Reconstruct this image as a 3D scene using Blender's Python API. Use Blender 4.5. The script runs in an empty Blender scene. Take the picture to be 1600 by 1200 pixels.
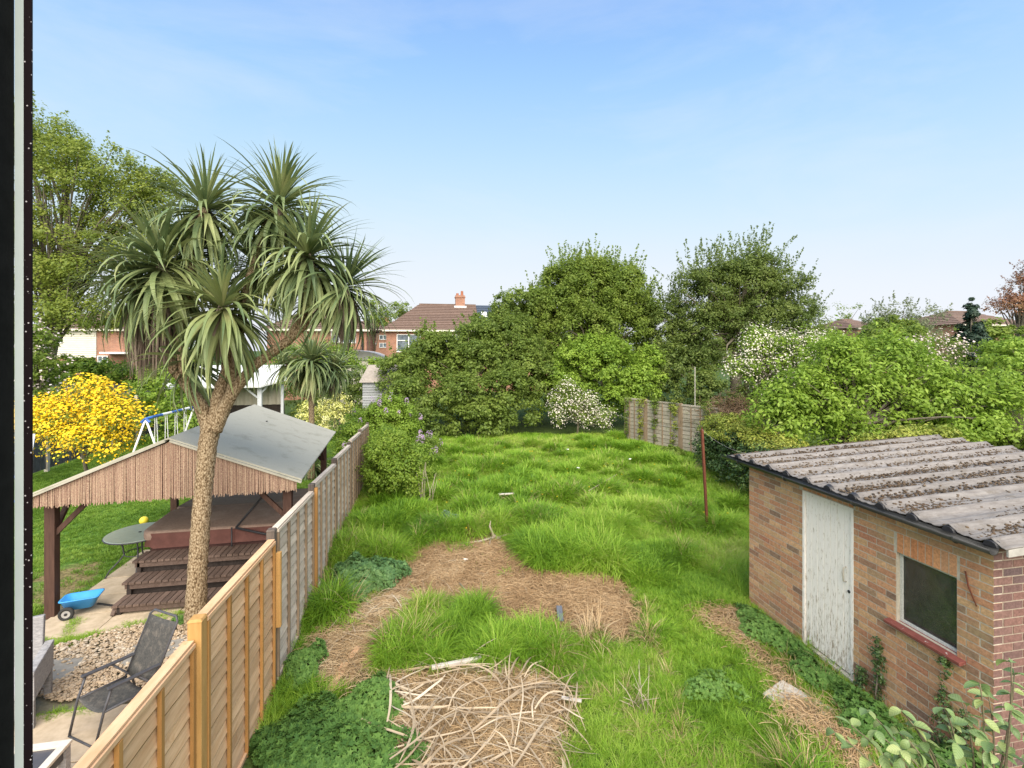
import bpy, math, random
import numpy as np
from mathutils import Vector, Matrix, Euler
R = math.radians
rng = np.random.default_rng(7)
random.seed(7)
scene = bpy.context.scene
COL = scene.collection

# ------------------------------------------------------------------ camera, world, sun, exposure
cam_d = bpy.data.cameras.new('camera')
cam = bpy.data.objects.new('camera', cam_d)
COL.objects.link(cam)
scene.camera = cam
cam.location = (0, 0, 4.0)
cam.rotation_euler = (R(90), 0, R(-10.72))
cam_d.sensor_width = 36
cam_d.lens = 36 * 740 / 1600
cam_d.shift_y = -55 / 1600
cam_d.clip_start = 0.01
cam_d.clip_end = 2000

SUN_EL, SUN_AZ = R(44), R(184)          # azimuth clockwise from +Y
w = bpy.data.worlds.new('World')
scene.world = w
w.use_nodes = True
wn = w.node_tree
for n in list(wn.nodes): wn.nodes.remove(n)
sky = wn.nodes.new('ShaderNodeTexSky')
sky.sky_type = 'NISHITA'
sky.sun_disc = False
sky.sun_elevation = SUN_EL
sky.sun_rotation = SUN_AZ
sky.altitude = 0
sky.air_density = 1.0
sky.dust_density = 0.6
sky.ozone_density = 3.0
bg = wn.nodes.new('ShaderNodeBackground')
bg.inputs['Strength'].default_value = 0.15
wo = wn.nodes.new('ShaderNodeOutputWorld')
# the camera's soft shoulder: sky brightness is compressed towards the horizon, all round alike
sc0 = wn.nodes.new('ShaderNodeVectorMath'); sc0.operation = 'SCALE'; sc0.inputs[3].default_value = 0.133
wn.links.new(sky.outputs[0], sc0.inputs[0])
cur = wn.nodes.new('ShaderNodeRGBCurve')
for ch, pts in enumerate(([(0, 0), (.115, .30), (.17, .47), (.25, .63), (.40, .79), (.64, .87), (1, .90)],
                          [(0, 0), (.19, .51), (.28, .70), (.40, .81), (.63, .88), (.86, .91), (1, .92)],
                          [(0, 0), (.20, .62), (.367, .95), (.49, .97), (.88, .97), (1, .97)])):
    cv = cur.mapping.curves[ch]
    while len(cv.points) < len(pts): cv.points.new(.5, .5)
    for i, p in enumerate(pts): cv.points[i].location = p
cur.mapping.update()
wn.links.new(sc0.outputs[0], cur.inputs['Color'])
sc1 = wn.nodes.new('ShaderNodeVectorMath'); sc1.operation = 'SCALE'; sc1.inputs[3].default_value = 3.0
wn.links.new(cur.outputs[0], sc1.inputs[0])
# very faint high cirrus
tcw = wn.nodes.new('ShaderNodeTexCoord'); mpw = wn.nodes.new('ShaderNodeMapping'); mpw.inputs['Scale'].default_value = (1.1, 2.2, 5.0); mpw.inputs['Rotation'].default_value = (.3, .2, .5)
nzw = wn.nodes.new('ShaderNodeTexNoise'); nzw.inputs['Scale'].default_value = 1.6; nzw.inputs['Detail'].default_value = 9; nzw.inputs['Roughness'].default_value = .6; nzw.inputs['Distortion'].default_value = .4
mrw = wn.nodes.new('ShaderNodeMapRange'); mrw.inputs[1].default_value = .46; mrw.inputs[2].default_value = .78; mrw.inputs[3].default_value = 0; mrw.inputs[4].default_value = .32
mxw = wn.nodes.new('ShaderNodeMix'); mxw.data_type = 'RGBA'; mxw.inputs[7].default_value = (2.55, 2.7, 2.9, 1)
wn.links.new(tcw.outputs['Generated'], mpw.inputs[0]); wn.links.new(mpw.outputs[0], nzw.inputs['Vector']); wn.links.new(nzw.outputs[0], mrw.inputs[0]); wn.links.new(mrw.outputs[0], mxw.inputs[0])
wn.links.new(sc1.outputs[0], mxw.inputs[6])
wn.links.new(mxw.outputs[2], bg.inputs[0])
wn.links.new(bg.outputs[0], wo.inputs[0])

sl = bpy.data.lights.new('sun', 'SUN')
sl.energy = 3.4
sl.angle = R(75)
sl.color = (1.0, 0.92, 0.80)
so = bpy.data.objects.new('sun', sl)
COL.objects.link(so)
sd = Vector((math.sin(SUN_AZ) * math.cos(SUN_EL), math.cos(SUN_AZ) * math.cos(SUN_EL), math.sin(SUN_EL)))
so.rotation_euler = sd.to_track_quat('Z', 'Y').to_euler()
so.location = sd * 50

scene.view_settings.view_transform = 'Standard'
scene.view_settings.look = 'None'
scene.view_settings.exposure = 1.2
scene.view_settings.gamma = 1
scene.view_settings.use_curve_mapping = False
scene.render.engine = 'CYCLES'
scene.cycles.max_bounces = 8
scene.cycles.transparent_max_bounces = 8

# ------------------------------------------------------------------ materials
MATS = {}
def new_mat(name):
    m = bpy.data.materials.new(name)
    m.use_nodes = True
    for n in list(m.node_tree.nodes): m.node_tree.nodes.remove(n)
    return m, m.node_tree.nodes, m.node_tree.links

def ramp(N, stops):
    r = N.new('ShaderNodeValToRGB')
    e = r.color_ramp.elements
    while len(e) < len(stops): e.new(0.5)
    for i, (p, c) in enumerate(stops):
        e[i].position = p
        e[i].color = (c[0], c[1], c[2], 1)
    return r

def surf(name, c1, c2, scale=(8, 8, 8), rough=0.85, bump=0.3, detail=8, objvar=0.15, metallic=0, c3=None, c3scale=2.0, c3lo=0.55, c3hi=0.7, bdist=0.004, spec=0.3):
    """noise-mixed surface: grain from world position, per-object brightness, optional blotches of c3"""
    if name in MATS: return MATS[name]
    m, N, L = new_mat(name)
    out = N.new('ShaderNodeOutputMaterial'); b = N.new('ShaderNodeBsdfPrincipled')
    geo = N.new('ShaderNodeNewGeometry'); mp = N.new('ShaderNodeMapping')
    mp.inputs['Scale'].default_value = scale
    L.new(geo.outputs['Position'], mp.inputs[0])
    oi = N.new('ShaderNodeObjectInfo')
    sc = N.new('ShaderNodeVectorMath'); sc.operation = 'SCALE'; sc.inputs[3].default_value = 37.0
    cb = N.new('ShaderNodeCombineXYZ')
    for k in range(3): L.new(oi.outputs['Random'], cb.inputs[k])
    L.new(cb.outputs[0], sc.inputs[0])
    ad = N.new('ShaderNodeVectorMath'); ad.operation = 'ADD'
    L.new(mp.outputs[0], ad.inputs[0]); L.new(sc.outputs[0], ad.inputs[1])
    nz = N.new('ShaderNodeTexNoise'); nz.inputs['Scale'].default_value = 1.0; nz.inputs['Detail'].default_value = detail; nz.inputs['Roughness'].default_value = 0.65
    L.new(ad.outputs[0], nz.inputs['Vector'])
    rp = ramp(N, [(0.3, c1), (0.7, c2)])
    L.new(nz.outputs[0], rp.inputs[0])
    col = rp.outputs[0]
    if c3 is not None:
        n2 = N.new('ShaderNodeTexNoise'); n2.inputs['Scale'].default_value = c3scale; n2.inputs['Detail'].default_value = 6; n2.inputs['Roughness'].default_value = 0.7
        L.new(geo.outputs['Position'], n2.inputs['Vector'])
        r2 = ramp(N, [(c3lo, (0, 0, 0)), (c3hi, (1, 1, 1))])
        L.new(n2.outputs[0], r2.inputs[0])
        mx = N.new('ShaderNodeMix'); mx.data_type = 'RGBA'
        L.new(r2.outputs[0], mx.inputs[0]); L.new(col, mx.inputs[6]); mx.inputs[7].default_value = (*c3, 1)
        col = mx.outputs[2]
    hs = N.new('ShaderNodeHueSaturation')
    mr = N.new('ShaderNodeMapRange'); mr.inputs[3].default_value = 1 - objvar; mr.inputs[4].default_value = 1 + objvar
    L.new(oi.outputs['Random'], mr.inputs[0]); L.new(mr.outputs[0], hs.inputs['Value']); L.new(col, hs.inputs['Color'])
    L.new(hs.outputs[0], b.inputs['Base Color'])
    b.inputs['Roughness'].default_value = rough; b.inputs['Metallic'].default_value = metallic
    b.inputs['Specular IOR Level'].default_value = spec
    if bump > 0:
        bp = N.new('ShaderNodeBump'); bp.inputs['Strength'].default_value = bump; bp.inputs['Distance'].default_value = bdist
        L.new(nz.outputs[0], bp.inputs['Height']); L.new(bp.outputs[0], b.inputs['Normal'])
    L.new(b.outputs[0], out.inputs[0])
    MATS[name] = m
    return m

def leafmat(name, cols, rough=0.5, trans=0.3, spotscale=0.9, tint=False, spec=0.3):
    """per-leaf random colour across cols, translucent; clump-scale drift from noise"""
    if name in MATS: return MATS[name]
    m, N, L = new_mat(name)
    out = N.new('ShaderNodeOutputMaterial'); b = N.new('ShaderNodeBsdfPrincipled'); t = N.new('ShaderNodeBsdfTranslucent'); ms = N.new('ShaderNodeMixShader')
    geo = N.new('ShaderNodeNewGeometry'); oi = N.new('ShaderNodeObjectInfo')
    nz = N.new('ShaderNodeTexNoise'); nz.inputs['Scale'].default_value = spotscale; nz.inputs['Detail'].default_value = 3
    L.new(geo.outputs['Position'], nz.inputs['Vector'])
    a = N.new('ShaderNodeMath'); a.operation = 'ADD'; L.new(geo.outputs['Random Per Island'], a.inputs[0]); L.new(oi.outputs['Random'], a.inputs[1])
    f = N.new('ShaderNodeMath'); f.operation = 'FRACT'; L.new(a.outputs[0], f.inputs[0])
    c = N.new('ShaderNodeMath'); c.operation = 'MULTIPLY_ADD'; c.inputs[1].default_value = 0.55
    L.new(f.outputs[0], c.inputs[0])
    n2 = N.new('ShaderNodeMapRange'); n2.inputs[1].default_value = 0.3; n2.inputs[2].default_value = 0.7; n2.inputs[3].default_value = 0; n2.inputs[4].default_value = 0.45
    L.new(nz.outputs[0], n2.inputs[0]); L.new(n2.outputs[0], c.inputs[2])
    rp = ramp(N, [(i / max(1, len(cols) - 1), q) for i, q in enumerate(cols)])
    if tint:
        at = N.new('ShaderNodeAttribute'); at.attribute_type = 'INSTANCER'; at.attribute_name = 'tint'
        ad = N.new('ShaderNodeMath'); ad.operation = 'ADD'; L.new(c.outputs[0], ad.inputs[0]); L.new(at.outputs['Fac'], ad.inputs[1]); L.new(ad.outputs[0], rp.inputs[0])
    else:
        L.new(c.outputs[0], rp.inputs[0])
    L.new(rp.outputs[0], b.inputs['Base Color']); L.new(rp.outputs[0], t.inputs['Color'])
    b.inputs['Roughness'].default_value = rough; b.inputs['Specular IOR Level'].default_value = spec
    ms.inputs[0].default_value = trans
    L.new(b.outputs[0], ms.inputs[1]); L.new(t.outputs[0], ms.inputs[2]); L.new(ms.outputs[0], out.inputs[0])
    MATS[name] = m
    return m

def glassmat(name, col, rough=0.08, trans=0.85):
    if name in MATS: return MATS[name]
    m, N, L = new_mat(name)
    out = N.new('ShaderNodeOutputMaterial'); b = N.new('ShaderNodeBsdfPrincipled')
    b.inputs['Base Color'].default_value = (*col, 1); b.inputs['Roughness'].default_value = rough
    b.inputs['Transmission Weight'].default_value = trans
    L.new(b.outputs[0], out.inputs[0]); MATS[name] = m
    return m

# ------------------------------------------------------------------ mesh helpers
class MB:
    def __init__(s): s.v = []; s.f = []
    def add(s, vs, fs):
        o = len(s.v); s.v += [tuple(p) for p in vs]; s.f += [tuple(i + o for i in f) for f in fs]; return s
    def box(s, c, d, rot=None, taper=1.0):
        M = rot.to_matrix() if isinstance(rot, Euler) else (rot if rot is not None else None)
        vs = []
        for z in (-.5, .5):
            k = taper if z > 0 else 1
            for x, y in ((-.5, -.5), (.5, -.5), (.5, .5), (-.5, .5)):
                p = Vector((x * d[0] * k, y * d[1] * k, z * d[2]))
                if M is not None: p = M @ p
                vs.append(p + Vector(c))
        return s.add(vs, [(3, 2, 1, 0), (4, 5, 6, 7), (0, 1, 5, 4), (1, 2, 6, 5), (2, 3, 7, 6), (3, 0, 4, 7)])
    def b(s, x0, x1, y0, y1, z0, z1): return s.box(((x0+x1)/2, (y0+y1)/2, (z0+z1)/2), (x1-x0, y1-y0, z1-z0))
    def bar(s, a, b, w, h=None, up=(0, 0, 1)):
        a = Vector(a); b = Vector(b); d = b - a; L = d.length; z = d.normalized()
        x = Vector(up).cross(z)
        if x.length < 1e-4: x = Vector((1, 0, 0))
        x.normalize(); y = z.cross(x)
        M = Matrix((x, y, z)).transposed()
        return s.box((a + b) / 2, (w, h or w, L), M)
    def tube(s, pts, rad, n=8, cap=True):
        pts = [Vector(p) for p in pts]
        if not hasattr(rad, '__len__'): rad = [rad] * len(pts)
        o = len(s.v); prev = None
        for i, p in enumerate(pts):
            t = (pts[min(i+1, len(pts)-1)] - pts[max(i-1, 0)]).normalized()
            if prev is None:
                x = t.cross(Vector((0, 0, 1)))
                if x.length < .05: x = t.cross(Vector((1, 0, 0)))
            else: x = prev - t * prev.dot(t)
            x.normalize(); prev = x; y = t.cross(x)
            for k in range(n):
                a = 2 * math.pi * k / n
                s.v.append(tuple(p + (x * math.cos(a) + y * math.sin(a)) * rad[i]))
        for i in range(len(pts) - 1):
            for k in range(n):
                k2 = (k + 1) % n
                s.f.append((o+i*n+k, o+i*n+k2, o+(i+1)*n+k2, o+(i+1)*n+k))
        if cap:
            s.f.append(tuple(o + k for k in reversed(range(n))))
            s.f.append(tuple(o + (len(pts)-1)*n + k for k in range(n)))
        return s
    def mesh(s, name, m, smooth=False):
        me = bpy.data.meshes.new(name); me.from_pydata(s.v, [], s.f); me.materials.append(m)
        if smooth: me.polygons.foreach_set('use_smooth', [True] * len(me.polygons))
        me.update(); return me
    def build(s, name, m, parent=None, smooth=False, bevel=0):
        o = bpy.data.objects.new(name, s.mesh(name, m, smooth)); COL.objects.link(o)
        if parent is not None: o.parent = parent
        if bevel:
            md = o.modifiers.new('bevel', 'BEVEL'); md.width = bevel; md.segments = 2; md.limit_method = 'ANGLE'
        return o

def fast_mesh(name, V, F, m):
    """V (n,3) array, F (k,3|4) array"""
    me = bpy.data.meshes.new(name)
    V = np.asarray(V, dtype=np.float32); F = np.asarray(F, dtype=np.int32)
    k, q = F.shape
    me.vertices.add(len(V)); me.vertices.foreach_set('co', V.ravel())
    me.loops.add(k * q); me.loops.foreach_set('vertex_index', F.ravel())
    me.polygons.add(k); me.polygons.foreach_set('loop_start', np.arange(0, k * q, q, dtype=np.int32))
    me.update(calc_edges=True); me.materials.append(m)
    return me

def link(name, me, parent=None, loc=None):
    o = bpy.data.objects.new(name, me); COL.objects.link(o)
    if parent is not None: o.parent = parent
    if loc is not None: o.location = loc
    return o

def thing(name, label, cat, loc=(0, 0, 0), rotz=0, group=None):
    o = bpy.data.objects.new(name, None); COL.objects.link(o)
    o.location = loc; o.rotation_euler = (0, 0, rotz); o.empty_display_size = 0.2
    o['label'] = label; o['category'] = cat
    if group: o['group'] = group
    return o

def tag(o, label, cat, group=None, kind=None):
    o['label'] = label; o['category'] = cat
    if group: o['group'] = group
    if kind: o['kind'] = kind
    return o

def structure(o): o['kind'] = 'structure'; return o
def stuff(o): o['kind'] = 'stuff'; return o

def inpoly(px, py, poly):
    c = np.zeros(px.shape, bool); n = len(poly)
    for i in range(n):
        x0, y0 = poly[i]; x1, y1 = poly[(i + 1) % n]
        if y0 == y1: continue
        k = ((y0 > py) != (y1 > py)) & (px < (x1 - x0) * (py - y0) / (y1 - y0) + x0)
        c ^= k
    return c

_ph = rng.uniform(0, 6.28, (40,)); _dr = rng.uniform(0, 6.28, (40,))
def wob(x, y, f=1.0, n=6, s=0):
    """smooth pseudo-noise in about -1..1"""
    r = 0
    for i in range(n):
        a = _dr[(i + s) % 40]; k = f * (0.6 + 0.35 * i)
        r = r + np.sin(k * (x * math.cos(a) + y * math.sin(a)) + _ph[(i * 3 + s) % 40])
    return r / n * 1.6

# ------------------------------------------------------------------ colours
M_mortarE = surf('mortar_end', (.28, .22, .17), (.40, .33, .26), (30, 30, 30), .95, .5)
M_pine = surf('new_pine', (.52, .30, .155), (.74, .49, .295), (9, 2.2, 26), .75, .35, c3=(.50, .26, .11), c3scale=3.5, c3lo=.60, c3hi=.75, objvar=.17)
M_wane_shade = surf('waney_edge_shade', (.26, .13, .05), (.44, .25, .11), (20, 9, 26), .85, .3)  # waney edge, coloured dark to draw the shadow line at each lap too
M_wanegrey_shade = surf('waney_edge_shade_grey', (.16, .12, .09), (.30, .24, .18), (20, 9, 26), .9, .3)
M_pinebat = surf('pine_batten', (.34, .17, .05), (.44, .23, .08), (40, 40, 3), .75, .3)
M_pinepost = surf('pine_post', (.40, .22, .07), (.52, .30, .11), (30, 30, 3), .75, .3)
M_grey = surf('weathered_board', (.43, .35, .275), (.64, .545, .445), (9, 2.2, 26), .9, .5, c3=(.27, .21, .15), c3scale=4, c3lo=.58, c3hi=.78, objvar=.15)
M_greybat = surf('weathered_batten', (.20, .14, .09), (.33, .24, .16), (40, 40, 3), .9, .4)
M_dkpost = surf('dark_post', (.06, .05, .045), (.14, .11, .09), (30, 30, 3), .9, .4)
M_oldboard = surf('old_grey_board', (.27, .235, .18), (.44, .39, .31), (9, 9, 26), .9, .5, c3=(.22, .22, .13), c3scale=3)
M_brown = surf('brown_stain', (.045, .022, .016), (.095, .05, .035), (30, 30, 3), .7, .4)
M_mortar = surf('mortar', (.42, .37, .29), (.60, .54, .44), (30, 30, 30), .95, .5)
M_slab = surf('concrete_slab', (.38, .30, .205), (.55, .445, .325), (7, 7, 7), .9, .35, c3=(.30, .25, .17), c3scale=2.2, objvar=.07)
M_concrete = surf('concrete', (.38, .35, .30), (.55, .51, .44), (20, 20, 20), .9, .3)
M_felt = surf('roof_felt', (.34, .325, .265), (.45, .43, .36), (160, 160, 160), .95, .5, spec=.05, objvar=.05, c3=(.24, .235, .18), c3scale=2.6, c3lo=.52, c3hi=.8)
M_black = surf('black_metal', (.018, .018, .02), (.035, .035, .04), (20, 20, 20), .45, .05)
M_charcoal = surf('charcoal_metal', (.05, .05, .055), (.08, .08, .09), (20, 20, 20), .5, .1)
M_rust = surf('rust', (.085, .025, .015), (.17, .055, .03), (30, 30, 12), .85, .4)
M_bark = surf('bark', (.10, .085, .065), (.22, .19, .14), (14, 14, 4), .95, .8, bdist=.02)
M_white = surf('white_frame', (.72, .72, .70), (.82, .82, .80), (8, 8, 8), .5, .05, objvar=.02)
M_dark = surf('dark_inside', (.01, .01, .01), (.02, .02, .02), (8, 8, 8), .9, 0)
M_tile = surf('roof_tile', (.115, .075, .058), (.21, .145, .115), (7, 7, 7), .9, .3, objvar=.12)
M_slate = surf('blue_slate', (.045, .06, .085), (.08, .10, .13), (8, 8, 8), .6, .2, objvar=.04)
M_pane = surf('far_pane', (.06, .08, .10), (.22, .26, .30), (2, 2, 2), .12, 0, detail=2, spec=.6)
M_farbrick = None

# ================================================================== GROUND
STRAW_A = [(-0.12, 9.01), (0.26, 9.89), (1.58, 9.81), (1.98, 8.28), (3.32, 7.86), (2.99, 6.28), (2.06, 6.19), (1.52, 6.56), (0.89, 7.36), (0.31, 7.87), (-0.1, 7.3), (-0.52, 6.72), (-0.6, 7.74)]
STRAW_S = [(-0.61, 7.94), (-0.98, 7.72), (-1.38, 6.88), (-1.22, 6.08), (-0.73, 5.77), (-0.45, 6.72), (0.0, 7.82)]
STRAW_B = [(-0.41, 5.82), (0.31, 5.95), (1.32, 5.76), (1.6, 5.13), (1.2, 4.37), (1.2, 3.6), (-0.2, 3.6), (-0.12, 4.62), (-0.27, 5.29)]
BARE_R = [(4.22, 6.6), (4.7, 6.4), (4.45, 5.75), (4.38, 5.01), (4.34, 4.41), (4.12, 3.6), (3.9, 3.6), (4.08, 4.68), (4.22, 5.32), (4.24, 5.9)]
PEB = [(-4.94, 7.30), (-4.53, 7.41), (-4.29, 7.60), (-3.2, 7.75), (-1.75, 7.6), (-1.75, 6.0), (-2.97, 5.99), (-3.47, 6.05), (-4.08, 6.20), (-4.75, 6.5)]
LAWN = [(-5.72, 8.22), (-5.38, 9.27), (-5.1, 10.6), (-5.0, 12.0), (-1.8, 12.0), (-1.8, 34), (-12.2, 34), (-12.2, 8.22)]
GARDEN_X0 = -1.72
def straw_w(x, y):
    xx = x + wob(x, y, 3.0) * .10; yy = y + wob(x, y, 3.3, s=9) * .10
    m = inpoly(xx, yy, STRAW_A) | inpoly(xx, yy, STRAW_S) | inpoly(xx, yy, STRAW_B)
    return m
def height(x, y):
    g = (x > -1.75)
    h = 0.035 * wob(x, y, 1.6) + 0.02 * wob(x, y, 4.0, s=5)
    return np.where(g, h, 0.012 * wob(x, y, 1.2) * (y > 8.6))
xs = np.concatenate([np.linspace(-600, -30, 20), np.linspace(-29, -6, 40), np.arange(-5.9, 10, .09), np.linspace(10.2, 40, 60), np.linspace(45, 700, 20)])
ys = np.concatenate([np.linspace(-60, 1, 12), np.arange(1.2, 20, .09), np.linspace(20.2, 60, 70), np.linspace(65, 900, 24)])
GX, GY = np.meshgrid(xs, ys)
GZ = height(GX, GY) * (GY < 60) - 0.01
V = np.stack([GX.ravel(), GY.ravel(), GZ.ravel()], 1)
nx, ny = len(xs), len(ys)
ii = (np.arange(ny - 1)[:, None] * nx + np.arange(nx - 1)[None, :]).ravel()
F = np.stack([ii, ii + 1, ii + nx + 1, ii + nx], 1)
m, N, L = new_mat('soil_and_turf')
out = N.new('ShaderNodeOutputMaterial'); b = N.new('ShaderNodeBsdfPrincipled'); at = N.new('ShaderNodeAttribute'); at.attribute_name = 'soil'
geo = N.new('ShaderNodeNewGeometry'); nz = N.new('ShaderNodeTexNoise'); nz.inputs['Scale'].default_value = 22; nz.inputs['Detail'].default_value = 8
L.new(geo.outputs['Position'], nz.inputs['Vector'])
rp = ramp(N, [(.3, (.5, .5, .5)), (.7, (1.4, 1.4, 1.4))]); L.new(nz.outputs[0], rp.inputs[0])
mx = N.new('ShaderNodeMix'); mx.data_type = 'RGBA'; mx.blend_type = 'MULTIPLY'; mx.inputs[0].default_value = 1
L.new(at.outputs['Color'], mx.inputs[6]); L.new(rp.outputs[0], mx.inputs[7]); L.new(mx.outputs[2], b.inputs['Base Color'])
b.inputs['Roughness'].default_value = .95; b.inputs['Specular IOR Level'].default_value = .1
bp = N.new('ShaderNodeBump'); bp.inputs['Distance'].default_value = .03; bp.inputs['Strength'].default_value = .6; L.new(nz.outputs[0], bp.inputs['Height']); L.new(bp.outputs[0], b.inputs['Normal'])
L.new(b.outputs[0], out.inputs[0])
M_soil = m
me = fast_mesh('ground', V, F, M_soil)
px, py = V[:, 0], V[:, 1]
c = np.tile(np.array([.075, .115, .028]), (len(V), 1))
sw = straw_w(px, py) | (inpoly(px + wob(px, py, 3) * .12, py, BARE_R))
c[sw] = (.34, .235, .135); c[sw & (px > 3.5)] = (.19, .155, .08)
lw = inpoly(px, py, LAWN)
c[lw] = (.085, .17, .028)
worn = lw & (wob(px, py, 1.7, s=3) > .62) & (py < 17)
c[worn] = (.21, .17, .08)
side = (px < -1.75) & ~lw & (py < 12.5); c[side] = (.20, .17, .12)
far = py > 30; c[far] = (.06, .10, .03)
ca = me.color_attributes.new('soil', 'FLOAT_COLOR', 'POINT')
ca.data.foreach_set('color', np.concatenate([c, np.ones((len(c), 1))], 1).astype(np.float32).ravel())
me.polygons.foreach_set('use_smooth', np.ones(len(F), bool))
structure(link('ground', me))

# ------------------------------------------------------------------ neighbour's patio: slabs as parts
patio = MB().b(-7.2, -1.8, 2.2, 8.2, -.06, .004).b(-5.45, -1.8, 8.2, 10.6, -.06, .004).build('patio', surf('patio_bed', (.13, .12, .08), (.22, .20, .14), (20, 20, 20)))
structure(patio)
def slab(x0, x1, y0, y1, z):
    MB().b(x0 + .006, x1 - .006, y0 + .006, y1 - .006, .006, z).build('slab', M_slab, patio, bevel=.004)
def clipped_slab(x0, x1, y0, y1):
    slab(x0, x1, y0, y1, .034 + random.uniform(-.004, .004))
y = 10.55; row = 0
while y > 7.7:
    x = -5.4
    while x < -2.0:
        clipped_slab(x, x + .9, y - .6, y); x += .9
    y -= .6; row += 1
for (x0, x1, y0, y1) in [(-6.6, -5.7, 7.35, 8.0), (-5.7, -4.8, 7.45, 7.95), (-6.6, -5.7, 6.6, 7.35), (-5.7, -4.95, 6.75, 7.45)]:
    clipped_slab(x0, x1, y0, y1)
for (y0, y1) in ((5.25, 6.0), (4.35, 5.25), (3.45, 4.35), (2.55, 3.45)):
    x = -6.8 + (.2 if y1 == 5.25 else 0)
    while x < -1.95:
        clipped_slab(x, min(x + .9, -1.84), y0, y1); x += .9
for k, (x0, x1, y0, y1) in enumerate([(-4.75, -4.2, 6.55, 7.0), (-3.75, -3.15, 6.75, 7.2), (-2.9, -2.2, 6.35, 6.9)]):
    MB().box(((x0+x1)/2, (y0+y1)/2, .03), (x1-x0, y1-y0, .05), Euler((0, 0, .2 * k))).build('stepping_slab', surf('grey_slab', (.20, .19, .17), (.29, .27, .24), (12, 12, 12)), patio, bevel=.006)['label'] = 'dark grey slab sunk among the pebbles'

# pebbles (stuff)
def pebble_proto():
    ic = []
    t = (1 + 5 ** .5) / 2
    vs = [(-1, t, 0), (1, t, 0), (-1, -t, 0), (1, -t, 0), (0, -1, t), (0, 1, t), (0, -1, -t), (0, 1, -t), (t, 0, -1), (t, 0, 1), (-t, 0, -1), (-t, 0, 1)]
    fs = [(0,11,5),(0,5,1),(0,1,7),(0,7,10),(0,10,11),(1,5,9),(5,11,4),(11,10,2),(10,7,6),(7,1,8),(3,9,4),(3,4,2),(3,2,6),(3,6,8),(3,8,9),(4,9,5),(2,4,11),(6,2,10),(8,6,7),(9,8,1)]
    return np.array(vs) / 1.9, np.array(fs)
PV, PF = pebble_proto()
n = 9000
n = 13000; q = rng.uniform((-5.0, 5.9), (-1.75, 7.8), (n, 2))
q = q[inpoly(q[:, 0], q[:, 1], PEB)]
bl = np.zeros(len(q), bool)
for (x0, x1, y0, y1) in [(-4.75, -4.2, 6.55, 7.0), (-3.75, -3.15, 6.75, 7.2), (-2.9, -2.2, 6.35, 6.9)]:
    bl |= (q[:, 0] > x0 + .03) & (q[:, 0] < x1 - .03) & (q[:, 1] > y0 + .03) & (q[:, 1] < y1 - .03) & (rng.random(len(q)) < .93)
q = q[~bl]; n = len(q)
s = rng.uniform(.010, .032, (n, 1)) * rng.uniform(.7, 1.3, (n, 3)) * np.array([1, .8, .5])
a = rng.uniform(0, 6.28, n)
P = PV[None] * s[:, None, :] * rng.uniform(.85, 1.15, (n, 12, 1))
Pr = np.stack([P[..., 0] * np.cos(a)[:, None] - P[..., 1] * np.sin(a)[:, None], P[..., 0] * np.sin(a)[:, None] + P[..., 1] * np.cos(a)[:, None], P[..., 2]], -1)
Pr += np.stack([q[:, 0], q[:, 1], rng.uniform(.035, .065, n)], 1)[:, None]
F = (PF[None] + (np.arange(n) * 12)[:, None, None]).reshape(-1, 3)
M_peb = leafmat('pebble', [(.20, .145, .095), (.34, .25, .165), (.44, .34, .23), (.38, .29, .20), (.54, .46, .36), (.26, .21, .17)], .7, 0.0)
me = fast_mesh('pebbles', Pr.reshape(-1, 3), F, M_peb); me.polygons.foreach_set('use_smooth', np.ones(len(F), bool))
tag(link('pebbles', me), 'bed of tan river pebbles beside the patio slabs', 'pebbles', kind='stuff')

# ================================================================== BRICK SHED
SX, SY0, SY1, SH = 5.05, 3.38, 6.62, 2.2
shed = thing('brick_shed', 'small brick outbuilding with white plank door and rusty corrugated roof', 'shed', (SX, SY0, 0))
shed['label'] = 'small brick outbuilding with a peeling white door and corrugated roof'
def loc(mb):      # parts of the shed are built in world coordinates, then parented with an inverse offset
    return mb
def S(o):
    o.parent = shed; o.matrix_parent_inverse = Matrix.Translation((-SX, -SY0, 0)); return o
def SP(o, par):
    o.parent = par; return o
DY0, DY1, DZ0, DZ1 = 4.79, 5.56, .06, 2.09
WY0, WY1, WZ0, WZ1 = 3.68, 4.27, 1.05, 1.80
def mortar_front():
    x0, x1 = SX + .0015, SX + .10
    m = MB()
    m.b(x0, x1, SY0 + .003, WY0, 0, SH); m.b(x0, x1, WY0, WY1, 0, WZ0); m.b(x0, x1, WY0, WY1, WZ1, SH)
    m.b(x0, x1, WY1, DY0, 0, SH); m.b(x0, x1, DY0, DY1, DZ1, SH); m.b(x0, x1, DY0, DY1, -.1, DZ0 - .02); m.b(x0, x1, DY1, SY1, 0, SH)
    return m
wallF = S(mortar_front().build('wall', M_mortar)); wallF['label'] = 'front wall with the white door and the window'
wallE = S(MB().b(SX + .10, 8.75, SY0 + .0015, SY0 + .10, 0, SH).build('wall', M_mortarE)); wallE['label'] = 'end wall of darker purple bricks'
S(MB().b(8.65, 8.75, SY0 + .1, SY1 - .1, 0, SH).build('wall', M_mortar))['label'] = 'rear wall'
S(MB().b(SX + .10, 8.75, SY1 - .1, SY1, 0, SH).build('wall', M_mortar))['label'] = 'far end wall'
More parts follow.
